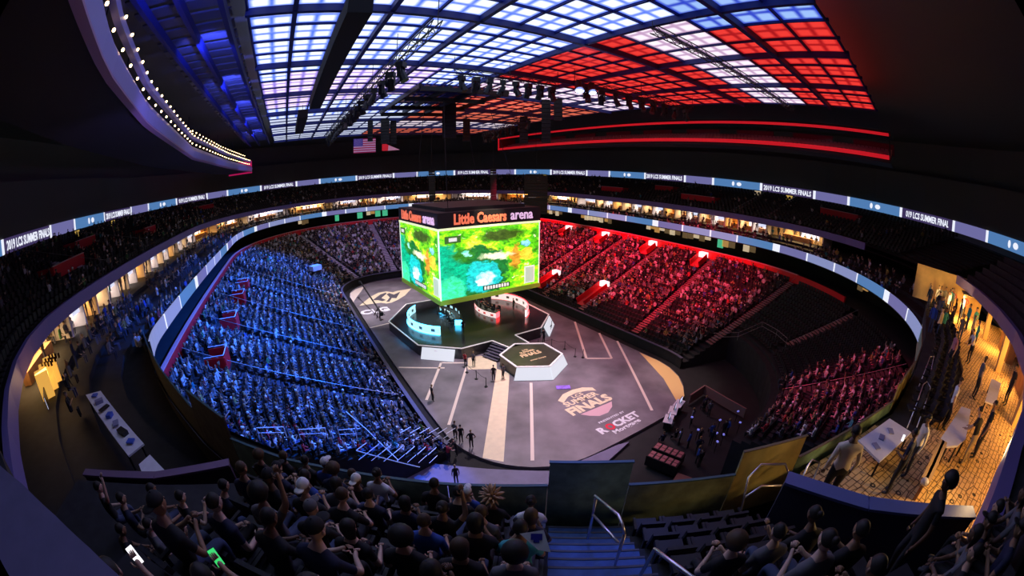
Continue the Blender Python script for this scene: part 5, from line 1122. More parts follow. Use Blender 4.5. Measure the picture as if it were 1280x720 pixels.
rail('nearest steel handrail cut off by the bottom of the picture, right of the stairs', 'stair_handrail', [('top_bar', [(-19.98, -46.53, 16.06), (-19.95, -46.57, 16.78), (-19.98, -46.64, 16.82), (-20.34, -47.27, 17.31)]), ('post', [(-20.45, -47.50, 17.39), (-20.45, -47.50, 16.61)])])
rail('bent steel guard rail in front of the amber panel right of the seats', 'guard_rail', [('top_bar', [(-16.51, -46.37, 14.50), (-16.20, -46.11, 15.16), (-15.77, -46.14, 15.24), (-15.38, -46.57, 15.24), (-15.34, -46.72, 15.05), (-15.50, -46.88, 14.66)]), ('mid_bar', [(-16.36, -46.25, 14.81), (-15.85, -46.37, 14.85), (-15.54, -46.72, 14.85)])])
rail('thin steel hoop rail behind the man in the cream shirt', 'guard_rail', [('hoop', [(-15.46, -47.11, 14.19), (-14.60, -46.97, 14.89), (-14.41, -46.99, 14.97), (-14.25, -47.19, 14.89), (-15.07, -47.35, 14.19)])])
rail('upper steel hoop rail beside the club tables', 'guard_rail', [('hoop', [(-9.53, -49.45, 14.27), (-7.27, -49.69, 14.97), (-6.96, -49.84, 15.01), (-7.04, -50.08, 14.89), (-9.30, -49.84, 14.27)])])
rail('second steel hoop rail farther along beside the club tables', 'guard_rail', [('hoop', [(-5.71, -49.69, 14.27), (-3.68, -50.00, 14.97), (-3.45, -50.23, 14.97), (-5.55, -50.15, 14.27)])])
# side walls of the section
m_ledge = M('near_ledge', (.16, .15, .28), .6, noise=.12, scale=4)
def sidewall(name, label, pts, z0, z1, th, m, cap):
    t = thing(name, label, 'wall', (*pts[0], z0))
    for p, q in zip(pts, pts[1:]):
        b = MB(); b.beam((*p, (z0 + z1) / 2), (*q, (z0 + z1) / 2), th, z1 - z0); b.build('wall_panel', m, t); b = MB(); b.beam((*p, z1 + .03), (*q, z1 + .03), th + .12, .06); b.build('cap_rail', cap, t)
sidewall('club_side_wall', 'dark blue wall with a lit ledge between the seats and the carpeted club terrace', [(-16.32, -46.88), (-15.93, -48.67), (-14.76, -51.56)], 13.8, 15.62, .24, M('side_wall_navy', (.05, .055, .10), .6), M('ledge_blue', (.12, .16, .4), .4))  # blue light along the ledge is put into its cap colour
sidewall('left_side_wall', 'dark rail wall at the left end of the nearest seats, below the left tables', [(-24.90, -40.25), (-27.00, -40.40), (-29.66, -40.09)], 13.8, 14.73, .14, M('side_wall_plum', (.07, .045, .07), .6), M('ledge_plum', (.2, .13, .22), .5))
lg_ = thing('near_ledge_wall', 'smooth purple ledge close to the camera in the lower left corner', 'wall', (-25, -46.8, 18))
EDGE = [(-26.4, -45.3), (-25.7, -45.75), (-25.1, -46.1), (-24.6, -46.3), (-24.1, -46.55), (-23.75, -46.75), (-23.4, -46.98), (-23.0, -47.35)]
b = MB(); b.prism(EDGE + [(-22.95, -48.4), (-24.2, -49.2), (-26.8, -47.6)], 16.5, 19.0); b.build('ledge_block', m_ledge, lg_)
# right fascia over the club and its club interior
m_carpet = None
def carpet_mat():
    m = bpy.data.materials.new('club_carpet'); m.use_nodes = True; nt = m.node_tree; N = nt.nodes.new; L = nt.links.new; bs = nt.nodes['Principled BSDF']
    tc = N('ShaderNodeTexCoord'); mp = N('ShaderNodeMapping'); mp.inputs['Rotation'].default_value = (0, 0, .35); mp.inputs['Scale'].default_value = (1.05, 1.05, 1.05); L(tc.outputs['Object'], mp.inputs[0])
    v = N('ShaderNodeTexVoronoi'); v.feature = 'DISTANCE_TO_EDGE'; v.inputs['Scale'].default_value = 1.6; v.inputs['Randomness'].default_value = .35; L(mp.outputs[0], v.inputs['Vector'])
    r = N('ShaderNodeValToRGB'); r.color_ramp.elements[0].position = .012; r.color_ramp.elements[0].color = (.10, .05, .02, 1); r.color_ramp.elements[1].position = .035; r.color_ramp.elements[1].color = (.80, .52, .20, 1); L(v.outputs['Distance'], r.inputs[0])
    v2 = N('ShaderNodeTexVoronoi'); v2.inputs['Scale'].default_value = 1.6; v2.inputs['Randomness'].default_value = .35; L(mp.outputs[0], v2.inputs['Vector'])
    r2 = N('ShaderNodeValToRGB'); e = r2.color_ramp.elements; e[0].position = .07; e[0].color = (1, 1, 1, 1); e[1].position = .22; e[1].color = (1, 1, 1, 1)
    for p, c in ((.10, 0), (.16, 0), (.19, 1)): x = e.new(p); x.color = (c, c, c, 1)
    L(v2.outputs['Distance'], r2.inputs[0])
    b_ = N('ShaderNodeTexBrick'); b_.inputs['Scale'].default_value = 1.3; b_.inputs['Mortar Size'].default_value = .025; b_.inputs['Color1'].default_value = b_.inputs['Color2'].default_value = (1, 1, 1, 1); b_.inputs['Mortar'].default_value = (.2, .12, .06, 1); L(mp.outputs[0], b_.inputs['Vector'])
    m1 = N('ShaderNodeMixRGB'); m1.blend_type = 'MULTIPLY'; m1.inputs[0].default_value = .9; L(r.outputs[0], m1.inputs[1]); L(r2.outputs[0], m1.inputs[2])
    m2 = N('ShaderNodeMixRGB'); m2.blend_type = 'MULTIPLY'; m2.inputs[0].default_value = .8; L(m1.outputs[0], m2.inputs[1]); L(b_.outputs[0], m2.inputs[2]); L(m2.outputs[0], bs.inputs['Base Color']); bs.inputs['Roughness'].default_value = .95; return m
b = MB(); b.prism([(-16.01, -47.11), (-13.98, -46.80), (-10.2, -48.2), (-9.6, -50.0), (-6.4, -51.6), (-1.2, -52.6), (6.0, -52.4), (13.79, -50.5), (13.79, -58.89), (-15.85, -58.89), (-14.60, -51.87)], 13.9, 14.27); struct(b.build('floor_club_carpet', carpet_mat()))
RF = [(-17.80, -50.47), (-16.63, -50.86), (-14.29, -51.71), (-10.08, -53.59), (-6.49, -54.68), (-1.81, -55.15), (2.87, -54.99), (8.33, -54.21), (13.79, -52.81)]
fr = struct(MB().grid([[(x, y, z) for x, y in RF] for z in (16.33, 17.0)]).grid([[(x, y, 17.0) for x, y in RF], [(x - .1, y - .4, 17.0) for x, y in RF]]).grid([[(x, y, 16.33) for x, y in RF], [(x, y - 6, 16.33) for x, y in RF]]).build('club_fascia', M('club_fascia_paint', (.17, .14, .36), .5)))
b = MB(); b.grid([[(x, y - .4 - .75 * k, 16.4 + .45 * (k + j)) for x, y in RF] for k in range(7) for j in (0, 1)]); struct(b.build('club_upper_tread', m_near))
cw = thing('club_back_wall', 'amber-lit wall panels and bar at the back of the club terrace', 'wall', (1.31, -58.50, 14.27)); m_amb = M('club_amber', (.72, .48, .18), .6, noise=.25, scale=.7)
for k in range(9): b = MB(); b.box((-12.7 + k * 3.05, -58.58, 15.35), (2.97, .16, 2.2)); b.build('wall_panel', m_amb if k % 3 else M('club_wood', (.4, .2, .07), .5), cw)
for k in range(4): b = MB(); b.box((-8 + k * 5.5, -58.4, 15.75), (1.7, .1, .55)); b.build('screen', m_tv, cw)
for k in range(3): b = MB(); b.box((-7.3 + k * 6.2, -57.2, 14.82), (3.3, .7, 1.1)); b.build('bar_counter', m_wood, cw)
b = MB(); b.box((13.87, -52.34, 15.59), (.16, 7.4, 2.65)); b.build('end_wall', m_amb, cw)
for k in range(4): b = MB(); b.box((-12 + k * 6.5, -55.6, 15.3), (.4, .4, 2.1)); b.build('column', m_amb, cw)
for k, (x, y, e) in enumerate(((-12.3, -55.2, 290), (-7.3, -56.7, 320), (-1.0, -56.9, 320), (5.2, -56.5, 320), (10.6, -53.8, 420))):
    t = thing('ceiling_lamp', 'warm square lamp under the club ceiling, number %s from the near end' % ('one', 'two', 'three', 'four', 'five')[k], 'lamp', (x, y, 16.2)); b = MB(); b.box((x, y, 16.25), (1.2, 1.2, .1)); b.build('housing', m_blk, t)
    b = MB(); b.box((x, y, 16.19), (1.0, 1.0, .02)); b.build('diffuser', M('lamp_diffuser', (1, .8, .5), .4, em=3, emcol=(1, .6, .2)), t)
    area('club_light', (x, y, 16.12), (x + (2.5 if k == 0 else 0), y + (3.4 if k < 4 else 0), 14.27), (1.0, .50, .13), e, 1.1, 1.1)
def table(label, poly, z, m, name='counter_table', leg=14.27):
    c = (sum(p[0] for p in poly) / len(poly), sum(p[1] for p in poly) / len(poly)); t = thing(name, label, 'table', (*c, leg)); b = MB(); b.prism(poly, z - .06, z); b.build('table_top', m, t)
    for p in poly: b = MB(); q = (p[0] * .88 + c[0] * .12, p[1] * .88 + c[1] * .12); b.beam((*q, leg), (*q, z - .06), .06, .06); b.build('leg', m_blk, t)
    return t
m_wht = M('table_white', (.78, .76, .82), .45, noise=.06, scale=3)
table('long white table beside the man in the cream shirt', [(-13.00, -48.71), (-12.50, -47.85), (-10.59, -48.59), (-10.86, -49.49)], 14.82, m_wht)
table('short white counter with a rounded end in the middle of the carpet', [(-10.66, -50.64), (-10.94, -50.93), (-10.62, -51.40), (-9.96, -51.79), (-7.54, -52.18), (-7.64, -51.67)], 14.89, m_wht)
table('white counter farthest back on the carpet', [(-6.12, -53.17), (-6.06, -53.82), (-3.06, -54.76), (-2.96, -54.09)], 14.89, m_wht)
pk = thing('drink_rail', 'narrow wooden drink rail ending in a rounded post, left of the short counter', 'rail', (-11.95, -50.54, 14.27)); b = MB(); b.beam((-13.04, -50.27, 14.85), (-10.70, -50.78, 14.85), .32, .1); b.build('rail_top', M('rail_wood', (.62, .38, .16), .4), pk); b = MB(); b.beam((-13.04, -50.27, 14.55), (-10.70, -50.78, 14.55), .1, .7); b.build('panel', m_wood, pk); b = MB(); b.ell((-13.08, -50.26, 14.86), (.14, .14, .1), 8, 6); b.build('end_cap', M('cap_pale', (.8, .7, .6), .4), pk)
for k, (x, y) in enumerate(((-11.87, -48.52), (-11.33, -48.75), (-12.42, -48.44))): b = MB(); b.box((x, y, 14.835), (.28, .18, .03), .4 * k); tag(b.build('paper_menu', M('paper_dark', (.25, .25, .4), .7), at=(x, y, 14.82)), 'dark paper on the long white table, %s' % ('in its middle', 'at its far end', 'at its near end')[k], 'paper')
# club people
C = [('large man in a loose cream shirt at the near end of the long table', (-14.75, -47.75), (.9, .5), 'stand', SH[7], SK[3], ('short_hair', HR[0]), 1.1), ('person in a cream top and dark cap across the long white table', (-12.18, -49.69), (-.5, 1), 'stand', SH[7], SK[2], ('cap', HR[0]), .98), ('person in a dark top looking down at a phone beside the long white table', (-13.28, -49.33), (.3, 1), 'stand_carry', SH[6], SK[3], ('short_hair', HR[0]), 1.0),
     ('person in black standing at the short counter', (-9.61, -52.57), (.2, 1), 'stand', SH[0], SK[2], ('short_hair', HR[0]), 1.05), ('person in khaki trousers leaning on the short counter', (-10.31, -52.03), (.6, .8), 'stand_lean', SH[0], SK[1], ('short_hair', HR[0]), 1.0), ('person in a white top behind the short counter', (-8.52, -51.01), (0, -1), 'stand', SH[1], SK[1], ('short_hair', HR[1]), 1.0), ('person at the back counter in a grey top', (-4.62, -52.88), (.2, -1), 'stand', SH[2], SK[0], ('long_hair', HR[1]), 1.0),
     ('person in black behind the back counter', (-3.76, -55.22), (-.2, 1), 'stand', SH[0], SK[2], ('short_hair', HR[0]), 1.0), ('person in a rose top at the edge of the club seats', (-2.20, -51.40), (-.5, 1), 'stand', M('shirt_rose', (.5, .2, .25), .8), SK[1], ('short_hair', HR[0]), 1.0), ('person in a pale shirt farther along the club terrace', (0.14, -53.04), (-.5, 1), 'stand_lean', SH[1], SK[0], ('short_hair', HR[1]), 1.0)]
for lb, p, f, ps, sh, sk, hr, sc in C:
    po = person(lb, (*p, 14.27), f, ps, sh, sk, hr, TR[2] if 'khaki' in lb else TR[1], scale=sc, sleeves='long' if 'cream' in lb else 'short')
    if 'large man' in lb: po.scale = (1.42, 1.3, 1.12)
for k, (x_, s_) in enumerate(sorted((rng.uniform(0, 11.5), int(rng.integers(8))) for _ in range(26))):
    x = 1.5 + x_; y = -50.2 - rng.uniform(0, 4.2); o = link_mesh('person', lp_mesh(('stand', 'standhip')[k % 2], SH[s_], SK[k % 4], HR[k % 3], TR[k % 2]), None, (x, y, 14.27), (0, 0, rng.uniform(-1.2, 1.2))); tag(o, 'guest in a %s top at the far club end, %s from the near side' % (SHN_[s_], ORD(k)), 'person', 'guests at the far end of the club terrace')
seatk = [W(a, b, 0) for a in () for b in ()]
# ============================================================ NEAR SEATS AND THEIR SPECTATORS
def seat_proto(m):
    t = thing('stand_seat', 'dark folding stand seat in the nearest rows', 'seat', (0, 0, 0)); b = MB(); b.box((0, .0, .43), (.46, .42, .07), taper=.92); b.build('seat_pan', m, t); b = MB(); b.add([(-.23, -.2, .45), (.23, -.2, .45), (.22, -.3, .92), (-.22, -.3, .92), (-.23, -.26, .45), (.23, -.26, .45), (.22, -.36, .92), (-.22, -.36, .92)], [(0, 1, 2, 3), (7, 6, 5, 4), (0, 4, 5, 1), (1, 5, 6, 2), (2, 6, 7, 3), (3, 7, 4, 0)]); b.build('backrest', m, t)
    for s in (-.25, .25): b = MB(); b.box((s, -.06, .6), (.05, .3, .04)); b.beam((s, -.15, .0), (s, -.15, .6), .05, .05); b.build('armrest', m_blk, t)
    return t
m_nseat = M('near_seat', (.018, .019, .024), .55); proto = None
face = (-SB.x, -SB.y); srot = math.atan2(face[1], face[0]) - PI / 2
NROWS = ('front', 'second', 'third', 'fourth', 'fifth', 'sixth', 'seventh')
NTH = ('first', 'second', 'third', 'fourth', 'fifth', 'sixth', 'seventh', 'eighth', 'ninth', 'tenth', 'eleventh', 'twelfth', 'thirteenth', 'fourteenth', 'fifteenth', 'sixteenth', 'seventeenth', 'eighteenth', 'nineteenth', 'twentieth', 'twenty-first', 'twenty-second', 'twenty-third', 'twenty-fourth', 'twenty-fifth', 'twenty-sixth')
rp_ = np.random.default_rng(5); SHN = ['black', 'white', 'grey', 'blue', 'red', 'teal', 'navy', 'cream']
SPECIAL = {('l', 1, 1): dict(hair=('spiky', M('wig_tan', (.62, .42, .26), .7)), sh=0, tx='spiky tan hair and a black top'), ('l', 0, 2): dict(hair=('cap', HR[3]), sh=3, tx='a white cap and a blue shirt'), ('l', 3, 5): dict(hair=('cap_back', HR[3]), sh=0, tx='a white cap and a black shirt'), ('l', 2, 6): dict(hair=('short_hair', HR[0]), sh=3, tx='a blue shirt'), ('l', 4, 2): dict(hair=('afro', HR[0]), sh=0, tx='a dark round hairstyle'), ('l', 3, 2): dict(hair=('short_hair', HR[1]), sh=3, tx='a bright blue shirt'), ('l', 3, 0): dict(hair=('short_hair', HR[0]), sh=5, tx='a green-teal shirt'), ('l', 1, 12): dict(hair=('cap', HR[3]), sh=2, tx='a white cap and a patterned grey shirt')}
for k in range(7):
    b0 = .2 + RT * k; z = 13.8 + RR_ * k
    for sd in ('l', 'r'):
        lo, hi = ([-4.0, -3.9, -3.1, -2.4, -1.9, -1.7, -1.6][k], A0 - .35) if sd == 'l' else (A1 + .35, [5.9, 5.9, 5.5, 5.3, 5.3, 5.35, 5.3][k]); n = int((hi - lo) / .56) + 1
        for i in range(min(n, 26)):
            a = hi - .56 * i if sd == 'l' else lo + .56 * i; p = W(a, b0 + .40, z)
            if proto is None: proto = seat_proto(m_nseat); so = proto; so.location = p; so.rotation_euler = (0, 0, srot)
            else: so = dup(proto, p, srot)
            so['group'] = 'folding seats of the nearest rows'; so['label'] = 'dark folding stand seat, %s row, %s seat %s of the blue stairs' % (NROWS[k], NTH[i], 'left' if sd == 'l' else 'right')
            sp = SPECIAL.get((sd, k, i)); u = rp_.random(); pr = .8 if sd == 'l' else (.0 if (k < 4 and i < 5) else .55)
            if not sp and u > pr: continue
            sh = sp['sh'] if sp else int(rp_.choice([0, 0, 0, 0, 0, 0, 6, 6, 6, 2, 2, 3, 1])); hk = sp['hair'] if sp else (('short_hair', 'short_hair', 'short_hair', 'short_hair', 'long_hair', 'long_hair', 'bun', 'cap', 'cap_back', 'afro')[rp_.integers(10)], None)
            hm = hk[1] or ((HR[3], SH[0], SH[0], SH[6], SH[2])[rp_.integers(5)] if 'cap' in hk[0] else HR[(0, 0, 0, 1, 1, 0)[rp_.integers(6)]]); ps = ('sit', 'sit', 'sit', 'sit_lean', 'sit_lean', 'sit_clap', 'sit_clap', 'sit_phone', 'sit_raise', 'sit')[rp_.integers(10)]
            hn = {'short_hair': 'short hair', 'long_hair': 'long hair', 'bun': 'bun hair', 'cap': 'a cap', 'cap_back': 'a backward cap', 'afro': 'round hair'}.get(hk[0], '')
            lb = 'spectator with %s, %s row, %s seat %s of stairs' % (sp['tx'] if sp else '%s in a %s shirt' % (hn, SHN[sh]), NROWS[k], NTH[i], 'left' if sd == 'l' else 'right')
            fa = (face[0] + (.25 if a > 6 else (-.1 if a < -6 else 0)) * -1, face[1] + rp_.normal(0, .12)); pp = W(a + rp_.normal(0, .03), b0 + .42, z)
            person(lb, pp, fa, ps, SH[sh], SK[rp_.integers(4)], (hk[0], hm), TR[rp_.integers(2)], scale=rp_.uniform(.95, 1.06))
# standing silhouettes and lit phones
person('tall person standing in black at the right wall, a dark silhouette against the carpet', W(7.0, 3.85, 15.55), (-.2, 1), 'stand', SH[0], SK[3], ('afro', HR[0]), TR[1], scale=1.08)
def phone(label, loc, rz, tilt, m):
    t = thing('phone', label, 'phone', loc); t.rotation_euler = (tilt, 0, rz); b = MB(); b.box((0, 0, 0), (.076, .009, .155)); link_mesh('case', b.mesh('case', m_blk), t); b = MB(); b.box((0, -.0055, 0), (.07, .003, .148)); link_mesh('display', b.mesh('display', m), t)

m_ph = M('phone_white', (.9, .9, .95), .3, em=1.6, emcol=(.95, .95, 1.0)); m_phg = M('phone_green', (.1, .8, .3), .3, em=.9, emcol=(.05, .75, .18))
phone('phone with a bright white screen held up in the lower left corner', (-24.26, -45.93, 18.07), .76, -.62, m_ph)
phone('phone with a green screen held up left of the lower middle', (-23.63, -45.74, 17.8), .52, -.65, m_phg)
phone('small white-lit phone held by the person beside the long white table', (-13.3, -49.0, 15.75), -1.6, -.5, m_ph)
cd_ = thing('paper_fan', 'white card with a dark blue emblem held beside the blue stairs', 'card', (-20.95, -45.87, 17.02)); cd_.rotation_euler = (-.9, 0, -.6); cd_.scale = (.72,) * 3
b = MB(); b.add([(-.19, 0, .10), (.12, 0, .16), (.22, 0, -.16), (.06, 0, -.13), (-.19, .008, .10), (.12, .008, .16), (.22, .008, -.16), (.06, .008, -.13)], [(0, 3, 2, 1), (4, 5, 6, 7), (0, 1, 5, 4), (1, 2, 6, 5), (2, 3, 7, 6), (3, 0, 4, 7)]); link_mesh('card', b.mesh('card', SH[1]), cd_)
b = MB(); b.box((.03, -.004, .06), (.15, .004, .09)); b.box((.03, -.004, .0), (.08, .004, .05)); link_mesh('emblem', b.mesh('emblem', M('emblem_blue', (.03, .03, .35), .6)), cd_)
for k in range(8):                                               # spectators of the upper stand beyond the club fascia
    r = k % 2; x, y = (-18.75 + .32 * (k // 2) * 1.0, -50.1 - .14 * (k // 2)) if not r else (-18.5 + .36 * (k // 2), -50.75 - .14 * (k // 2))
    person('spectator in a %s shirt, %s row above the club fascia, %s from left' % (('black', 'navy', 'grey')[k % 3], ('front', 'second')[r], NTH[k]), (x, y, 16.35 + .3 * r), (.3, 1), ('sit', 'sit_clap', 'sit_lean')[k % 3], (SH[0], SH[6], SH[2])[k % 3], SK[k % 3 + 1], (('short_hair', 'cap', 'long_hair')[k % 3], HR[0]), TR[1])
# ============================================================ LEFT CLUB TIER: tables, bar, guests
table('long white counter table with dark items among the left club seats', [(-33.5, -33.1), (-32.6, -32.9), (-28.7, -37.3), (-29.2, -37.9)], 13.75, m_wht, leg=13.0)
table('small white table near the left end of the front rows', [(-27.9, -39.5), (-27.6, -39.1), (-26.85, -39.95), (-27.4, -40.4)], 14.5, m_wht, leg=13.8)
for k in range(7):
    u = (k + .5) / 7; x, y = -33.0 + 4.0 * u, -33.1 - 4.4 * u; b = MB(); b.box((x, y, 13.82), (.3 + .12 * (k % 3), .26, .14 if k % 2 else .05), .5 * k); tag(b.build('table_clutter', (M('item_blue', (.06, .12, .55), .5), MATS['paper_dark'], M('item_black', (.02, .02, .02), .5))[k % 3], at=(x, y, 13.75)), '%s small item on the long left counter table, %s from its far end' % (('blue', 'greyish', 'black')[k % 3], NTH[k]), 'item')
lb_ = thing('gold_bar_shelf', 'gold-lit bar shelf inside the left club opening', 'shelf', (-37.2, -31.4, 13.1)); m_goldl = M('gold_glow', (.9, .55, .12), .5, em=.75, emcol=(.95, .48, .08))
for k in range(3): b = MB(); b.box((-37.6 - .25 * k, -31.6 + .9 * k, 13.9), (.9, .7, 1.3), .7); b.build('shelf_case', m_goldl, lb_)
for k in range(12): b = MB(); b.box((-37.6 + .28 * (k % 4) - .2, -31.0 + .5 * (k // 4), 14.62), (.14, .1, .24), .7); b.build('bottle', M('bottle_dark', (.06, .03, .01), .2), lb_)
for k, (x, y, z, rz) in enumerate(((-39.2, -28.9, 14.2, .75), (-37.0, -32.6, 13.6, .6))):
    t = thing('wall_screen', 'bright white screen in the left club, %s the gold bar' % ('beyond' if k == 0 else 'nearer than'), 'screen', (x, y, z)); b = MB(); b.box((x, y, z), (.08, 1.9 - .5 * k, .62), rz); b.build('frame', m_blk, t); b = MB(); b.box((x + .06, y - .05, z), (.02, 1.8 - .5 * k, .54), rz); b.build('display', m_tv, t)
area('left_club_light', (-37.5, -31.5, 14.6), (-34.5, -33.0, 13), (1, .6, .25), 60, 1.2, 1.2)
for k, sx in enumerate(sorted(rng.uniform(94, 105.5) for _ in range(26))):
    dd_ = 20.9 + 2.2 * int(rng.integers(3)); c, nv = ring(sx, dd_ + .3, 4.1); z = 12.12 + .35 * ((dd_ - 20.9) / 2.2)
    key = (('sit', 'clap', 'stand', 'raise')[k % 4], (0, 0, 3, 1, 6, 2)[k % 6], k % 4, k % 3, k % 2)
    if key not in NEAR: NEAR[key] = lp_mesh(key[0], SH[key[1]], SK[key[2]], HR[key[3]], TR[key[4]])
    o = link_mesh('person', NEAR[key], None, (c.x, c.y, z), (0, 0, math.atan2(-nv.y, -nv.x) - PI / 2 + rng.normal(0, .3))); tag(o, 'guest in a %s top among the left club seats, %s from the far side' % (SHN[key[1]], ORD(k)), 'person', 'guests in the left club seats, %s tops' % SHN[key[1]])
# ============================================================ ROW-END RAILS OF THE BLUE STAND AND CORNER HOOPS
m_wrail = M('white_row_rail', (.85, .88, 1.0), .35, em=.06, emcol=(.4, .55, 1.0))  # faint blue glow of the rails stands in for the blue light
re_ = thing('row_end_rails', 'stepped white rails at the open end of the blue stand beside the tunnel', 'handrail', (-18, -26, 1))
for n_, base, stp_, dr in ((7, (-20.9, -27.6, 4.9), (.80, .14, -.42), (.85, .5, .05)), (6, (-17.3, -24.7, 3.3), (.78, .24, -.42), (.95, .32, .05))):
    for k in range(n_):
        p = Vector(base) + Vector(stp_) * k; q = p + Vector(dr) * .95
        for dz in (0, -.75): b = MB(); b.tube([(p.x, p.y, p.z + dz), (q.x, q.y, q.z + dz)], .032 if dz == 0 else .022, 6); b.build('rail_bar', m_wrail, re_)
for p, q in (((-20.9, -27.6, 4.9), (-17.4, -28.9, 3.4)), ((-20.6, -22.9, 4.9), (-19.6, -24.6, 4.2)), ((-19.6, -24.6, 4.2), (-18.3, -27.0, 2.9))): b = MB(); b.tube([p, q], .034, 6); b.build('slope_bar', m_wrail, re_)
for k, (p, q) in enumerate((((-26.5, -27.3, 6.9), (-24.9, -26.9, 6.2)), ((-24.1, -26.7, 5.9), (-22.4, -26.3, 5.2)), ((-21.6, -26.1, 4.9), (-20.5, -25.9, 4.4)))):
    t = thing('corner_guard_rail', 'low white hoop rail at the near corner of the blue stand, %s from the left' % NTH[k], 'handrail', p); b = MB(); b.tube([p, (p[0], p[1], p[2] + .75), (q[0], q[1], q[2] + .95), (q[0], q[1], q[2] + .1)], .028, 6); b.build('hoop', m_wrail, t); b = MB(); b.tube([(p[0], p[1], p[2] + .4), (q[0], q[1], q[2] + .55)], .02, 6); b.build('mid_bar', m_wrail, t)
# ============================================================ TECH AREA BY THE TUNNEL, RIGHT
tk = thing('broadcast_desk', 'white-topped broadcast desk with bright monitors beside the amber crescent', 'desk', (4.5, -31, 0))
for k, (x, y, rz) in enumerate(((3.2, -31.6, .5), (4.6, -31.0, .5), (6.0, -30.6, .3))): b = MB(); b.box((x, y, .75), (1.4, .8, .08), rz); b.build('desk_top', m_wht, tk); b = MB(); b.box((x, y, .36), (1.2, .6, .7), rz); b.build('pedestal', m_blk, tk)
for k, (x, y, rz) in enumerate(((3.2, -31.6, .5), (4.8, -31.0, .5), (6.2, -30.6, .3))):
    t = thing('desk_monitor', 'lit monitor on the broadcast desk, %s from the left' % NTH[k], 'monitor', (x, y, .8)); b = MB(); b.box((x, y, 1.1), (.7, .06, .45), rz); b.build('housing', m_blk, t); b = MB(); b.box((x + .02, y - .04, 1.1), (.64, .02, .4), rz); b.build('display', M('monitor_ice', (.6, .7, 1), .3, em=1.0, emcol=(.6, .65, 1.0)), t); b = MB(); b.box((x, y, .84), (.2, .2, .08), rz); b.build('stand', m_blk, t)
for k, (x, y) in enumerate(((-.4, -34.6), (-1.5, -35.0))):
    t = thing('equipment_case', 'low dark equipment case with a grid of rosy panels, %s of two' % ('right' if k == 0 else 'left'), 'case', (x, y, 0)); b = MB(); b.box((x, y, .45), (.9, 2.6, .9), .25); b.build('body', m_blk, t)
    for r in range(5):
        for c in range(2): b = MB(); u, v = -.2 + .4 * c, -1.0 + .5 * r; b.box((x + u * .97 - v * .25, y + u * .25 + v * .97, .91), (.34, .36, .04), .25); b.build('lid_panel', M('case_rose', (.42, .14, .15), .6), t)
for k, (x, y) in enumerate(((-2.3, -37.4),)): t = thing('ramp_cover', 'dull brown floor cover beside the equipment cases', 'cover', (x, y, 0)); b = MB(); b.box((x, y, .2), (2.2, 1.2, .4), .3); b.build('cover_board', M('cover_brown', (.2, .09, .07), .7), t)
bw = thing('barrier_wall', 'low brown barrier wall bending around the reddish floor right of the amber crescent', 'barrier', (10.4, -31.5, 0))
for p, q in (((7.8, -30.6), (10.6, -30.5)), ((10.6, -30.5), (10.2, -33.2)), ((10.2, -33.2), (9.9, -36.0))): b = MB(); b.beam((*p, .5), (*q, .5), .15, 1.0); b.build('wall_panel', M('barrier_brown', (.22, .12, .11), .7), bw)
for k, x in enumerate(sorted(rng.uniform(.5, 9.0) for _ in range(18))):
    y = rng.uniform(-38.5, -32.2); key = (('stand', 'sit', 'standhip')[k % 3], (0, 6, 3, 2)[k % 4], k % 4, k % 3, 1)
    if key not in NEAR: NEAR[key] = lp_mesh(key[0], SH[key[1]], SK[key[2]], HR[key[3]], TR[key[4]])
    o = link_mesh('person', NEAR[key], None, (x, y, -.26), (0, 0, rng.uniform(-.8, .8))); tag(o, 'crew member in a %s top in the technical area, %s from the left' % (SHN[key[1]], ORD(k)), 'person', 'technical crew, %s tops' % SHN[key[1]])
for k, x in enumerate(sorted(rng.uniform(1.0, 9.0) for _ in range(10))):
    y = rng.uniform(-38, -32.5); t = thing('work_light', 'small blue work light in the dark technical area, %s from the left' % ORD(k), 'lamp', (x, y, -.26), 'work lights in the technical area'); b = MB(); b.beam((x, y, -.26), (x, y, .9), .05, .05); b.build('pole', m_blk, t); b = MB(); b.box((x, y, .95), (.2, .14, .1), k); b.build('lamp', M('work_glow', (.3, .3, 1), .4, em=.5, emcol=(.25, .28, 1.0)), t)
spot('tunnel_wash', (-8, -20, 27), (-17.0, -27.5, 0), (.03, .16, 1.0), 42000, 17, .9)
spot('tech_red_wash', (12, -20, 27), (11.5, -33.5, 0), (1.0, .12, .12), 2500, 20, .9)

# dark seat block along the club front and the low terrace at the left end of the rows
b = MB(); b.prism([(-10.2, -48.0), (-8.6, -48.75), (-4.2, -49.4), (3.0, -50.0), (10.5, -50.1), (13.8, -50.2), (13.79, -50.6), (6.0, -52.45), (-1.2, -52.65), (-6.4, -51.65), (-9.6, -50.05)], 12.6, 14.1); struct(b.build('club_seat_tread', m_near))
n_ = 0
for r in range(3):
    for k in range(22):
        u = (k + .5) / 22; x = -9.0 + 20.5 * u; y = -49.4 - .55 * r - 1.35 * min(1, u * 2.2) + (.5 * max(0, u - .6) * 2); o = dup(proto, (x, y, 14.1), .25); o['label'] = 'dark club seat by the hoop rails, row %s, %s from left' % (('one', 'two', 'three')[r], NTH[k]); o['group'] = 'dark club seats by the hoop rails'
b = MB(); b.prism([(-29.6, -40.6), (-24.6, -41.2), (-24.05, -42.4), (-24.1, -43.4), (-24.5, -44.6), (-26.0, -45.1), (-27.6, -44.8), (-30.2, -42.6)], 13.6, 14.92); struct(b.build('left_terrace_tread', m_near))
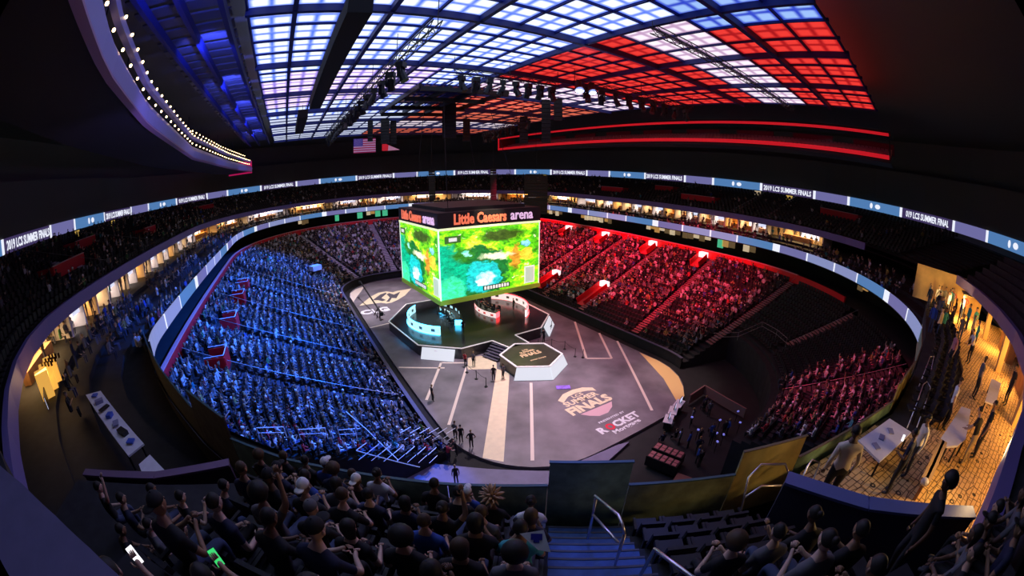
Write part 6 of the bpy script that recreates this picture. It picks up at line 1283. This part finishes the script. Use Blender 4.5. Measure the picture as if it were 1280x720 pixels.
LP_ = [(-27.2, -42.6, 'raise', 0), (-26.55, -42.95, 'clap', 6), (-25.85, -42.75, 'sit', 2), (-25.2, -43.0, 'phone', 0), (-24.5, -42.9, 'lean', 6), (-26.5, -43.75, 'lean', 0), (-25.8, -43.6, 'clap', 2), (-25.1, -43.75, 'sit', 0), (-26.0, -44.4, 'sit', 6), (-25.3, -44.5, 'clap', 0)]
for k, (x, y, ps, sh) in enumerate(LP_): person('spectator in a %s shirt on the low left terrace, %s, %s row' % (SHN[sh], ('one arm raised', 'clapping', 'sitting back', 'holding a phone', 'leaning forward', 'leaning forward', 'clapping', 'sitting back', 'sitting in a cap', 'clapping in a cap')[k], ('front', 'front', 'front', 'front', 'front', 'second', 'second', 'second', 'last', 'last')[k]), (x, y, 14.92), (.75, .66), 'sit_' + ps if ps != 'sit' else 'sit', SH[sh], SK[k % 3], (('cap', 'short_hair')[k < 8], HR[0]), TR[k % 2])
for (px_, py_, pz_), lb, sh in (((-24.26, -45.93, 18.07), 'person in black holding up the phone with the bright white screen', 0), ((-23.63, -45.74, 17.8), 'person in navy holding up the phone with the green screen', 6)):
    fx, fy = -.35, .94; rx, ry = fy, -fx; zz = pz_ - 1.0; person(lb, (px_ - .12 * rx - .44 * fx, py_ - .12 * ry - .44 * fy, zz), (fx, fy), 'sit_phone', SH[sh], SK[1], ('short_hair', HR[0]), TR[1])

area('club_light', (9.0, -52.0, 15.9), (13.9, -52.2, 15.5), (1.0, .62, .18), 130, .8, .8)  # added fill to brighten the end wall, no lamp hangs here
gr_ = thing('front_guard_rail', 'dark zigzag guard rail at the foot of the two empty blocks on the right', 'handrail', (18, -31, 3))
for p, q in (((17.5, -26.6, 2.7), (18.6, -29.4, 3.4)), ((18.6, -29.4, 3.4), (21.2, -31.2, 4.6)), ((21.2, -31.2, 4.6), (19.4, -33.9, 4.9)), ((19.4, -33.9, 4.9), (17.6, -35.9, 5.0))):
    for dz in (.45, .95): b = MB(); b.tube([(p[0], p[1], p[2] + dz), (q[0], q[1], q[2] + dz)], .025, 5); b.build('rail_bar', MATS['rail_metal'], gr_)
    b = MB(); b.tube([(q[0], q[1], q[2]), (q[0], q[1], q[2] + .95)], .025, 5); b.build('post', MATS['rail_metal'], gr_)

pc_ = MB().box((0.1, -20.75, .03), (1.4, .7, .05), -.5); tag(pc_.build('violet_patch', M('patch_violet', (.30, .16, .75), .7, noise=.3, scale=2), at=(0.1, -20.75, 0)), 'small violet patch on the floor just in front of the hexagonal stage', 'mat')  # thin violet slab laid on the floor

area('club_light', (-12.6, -52.3, 16.2), (-14.2, -48.0, 15.3), (1.0, .66, .30), 75, .6, .6)  # added fill aimed at the cream-shirted man and long table, without a fixture
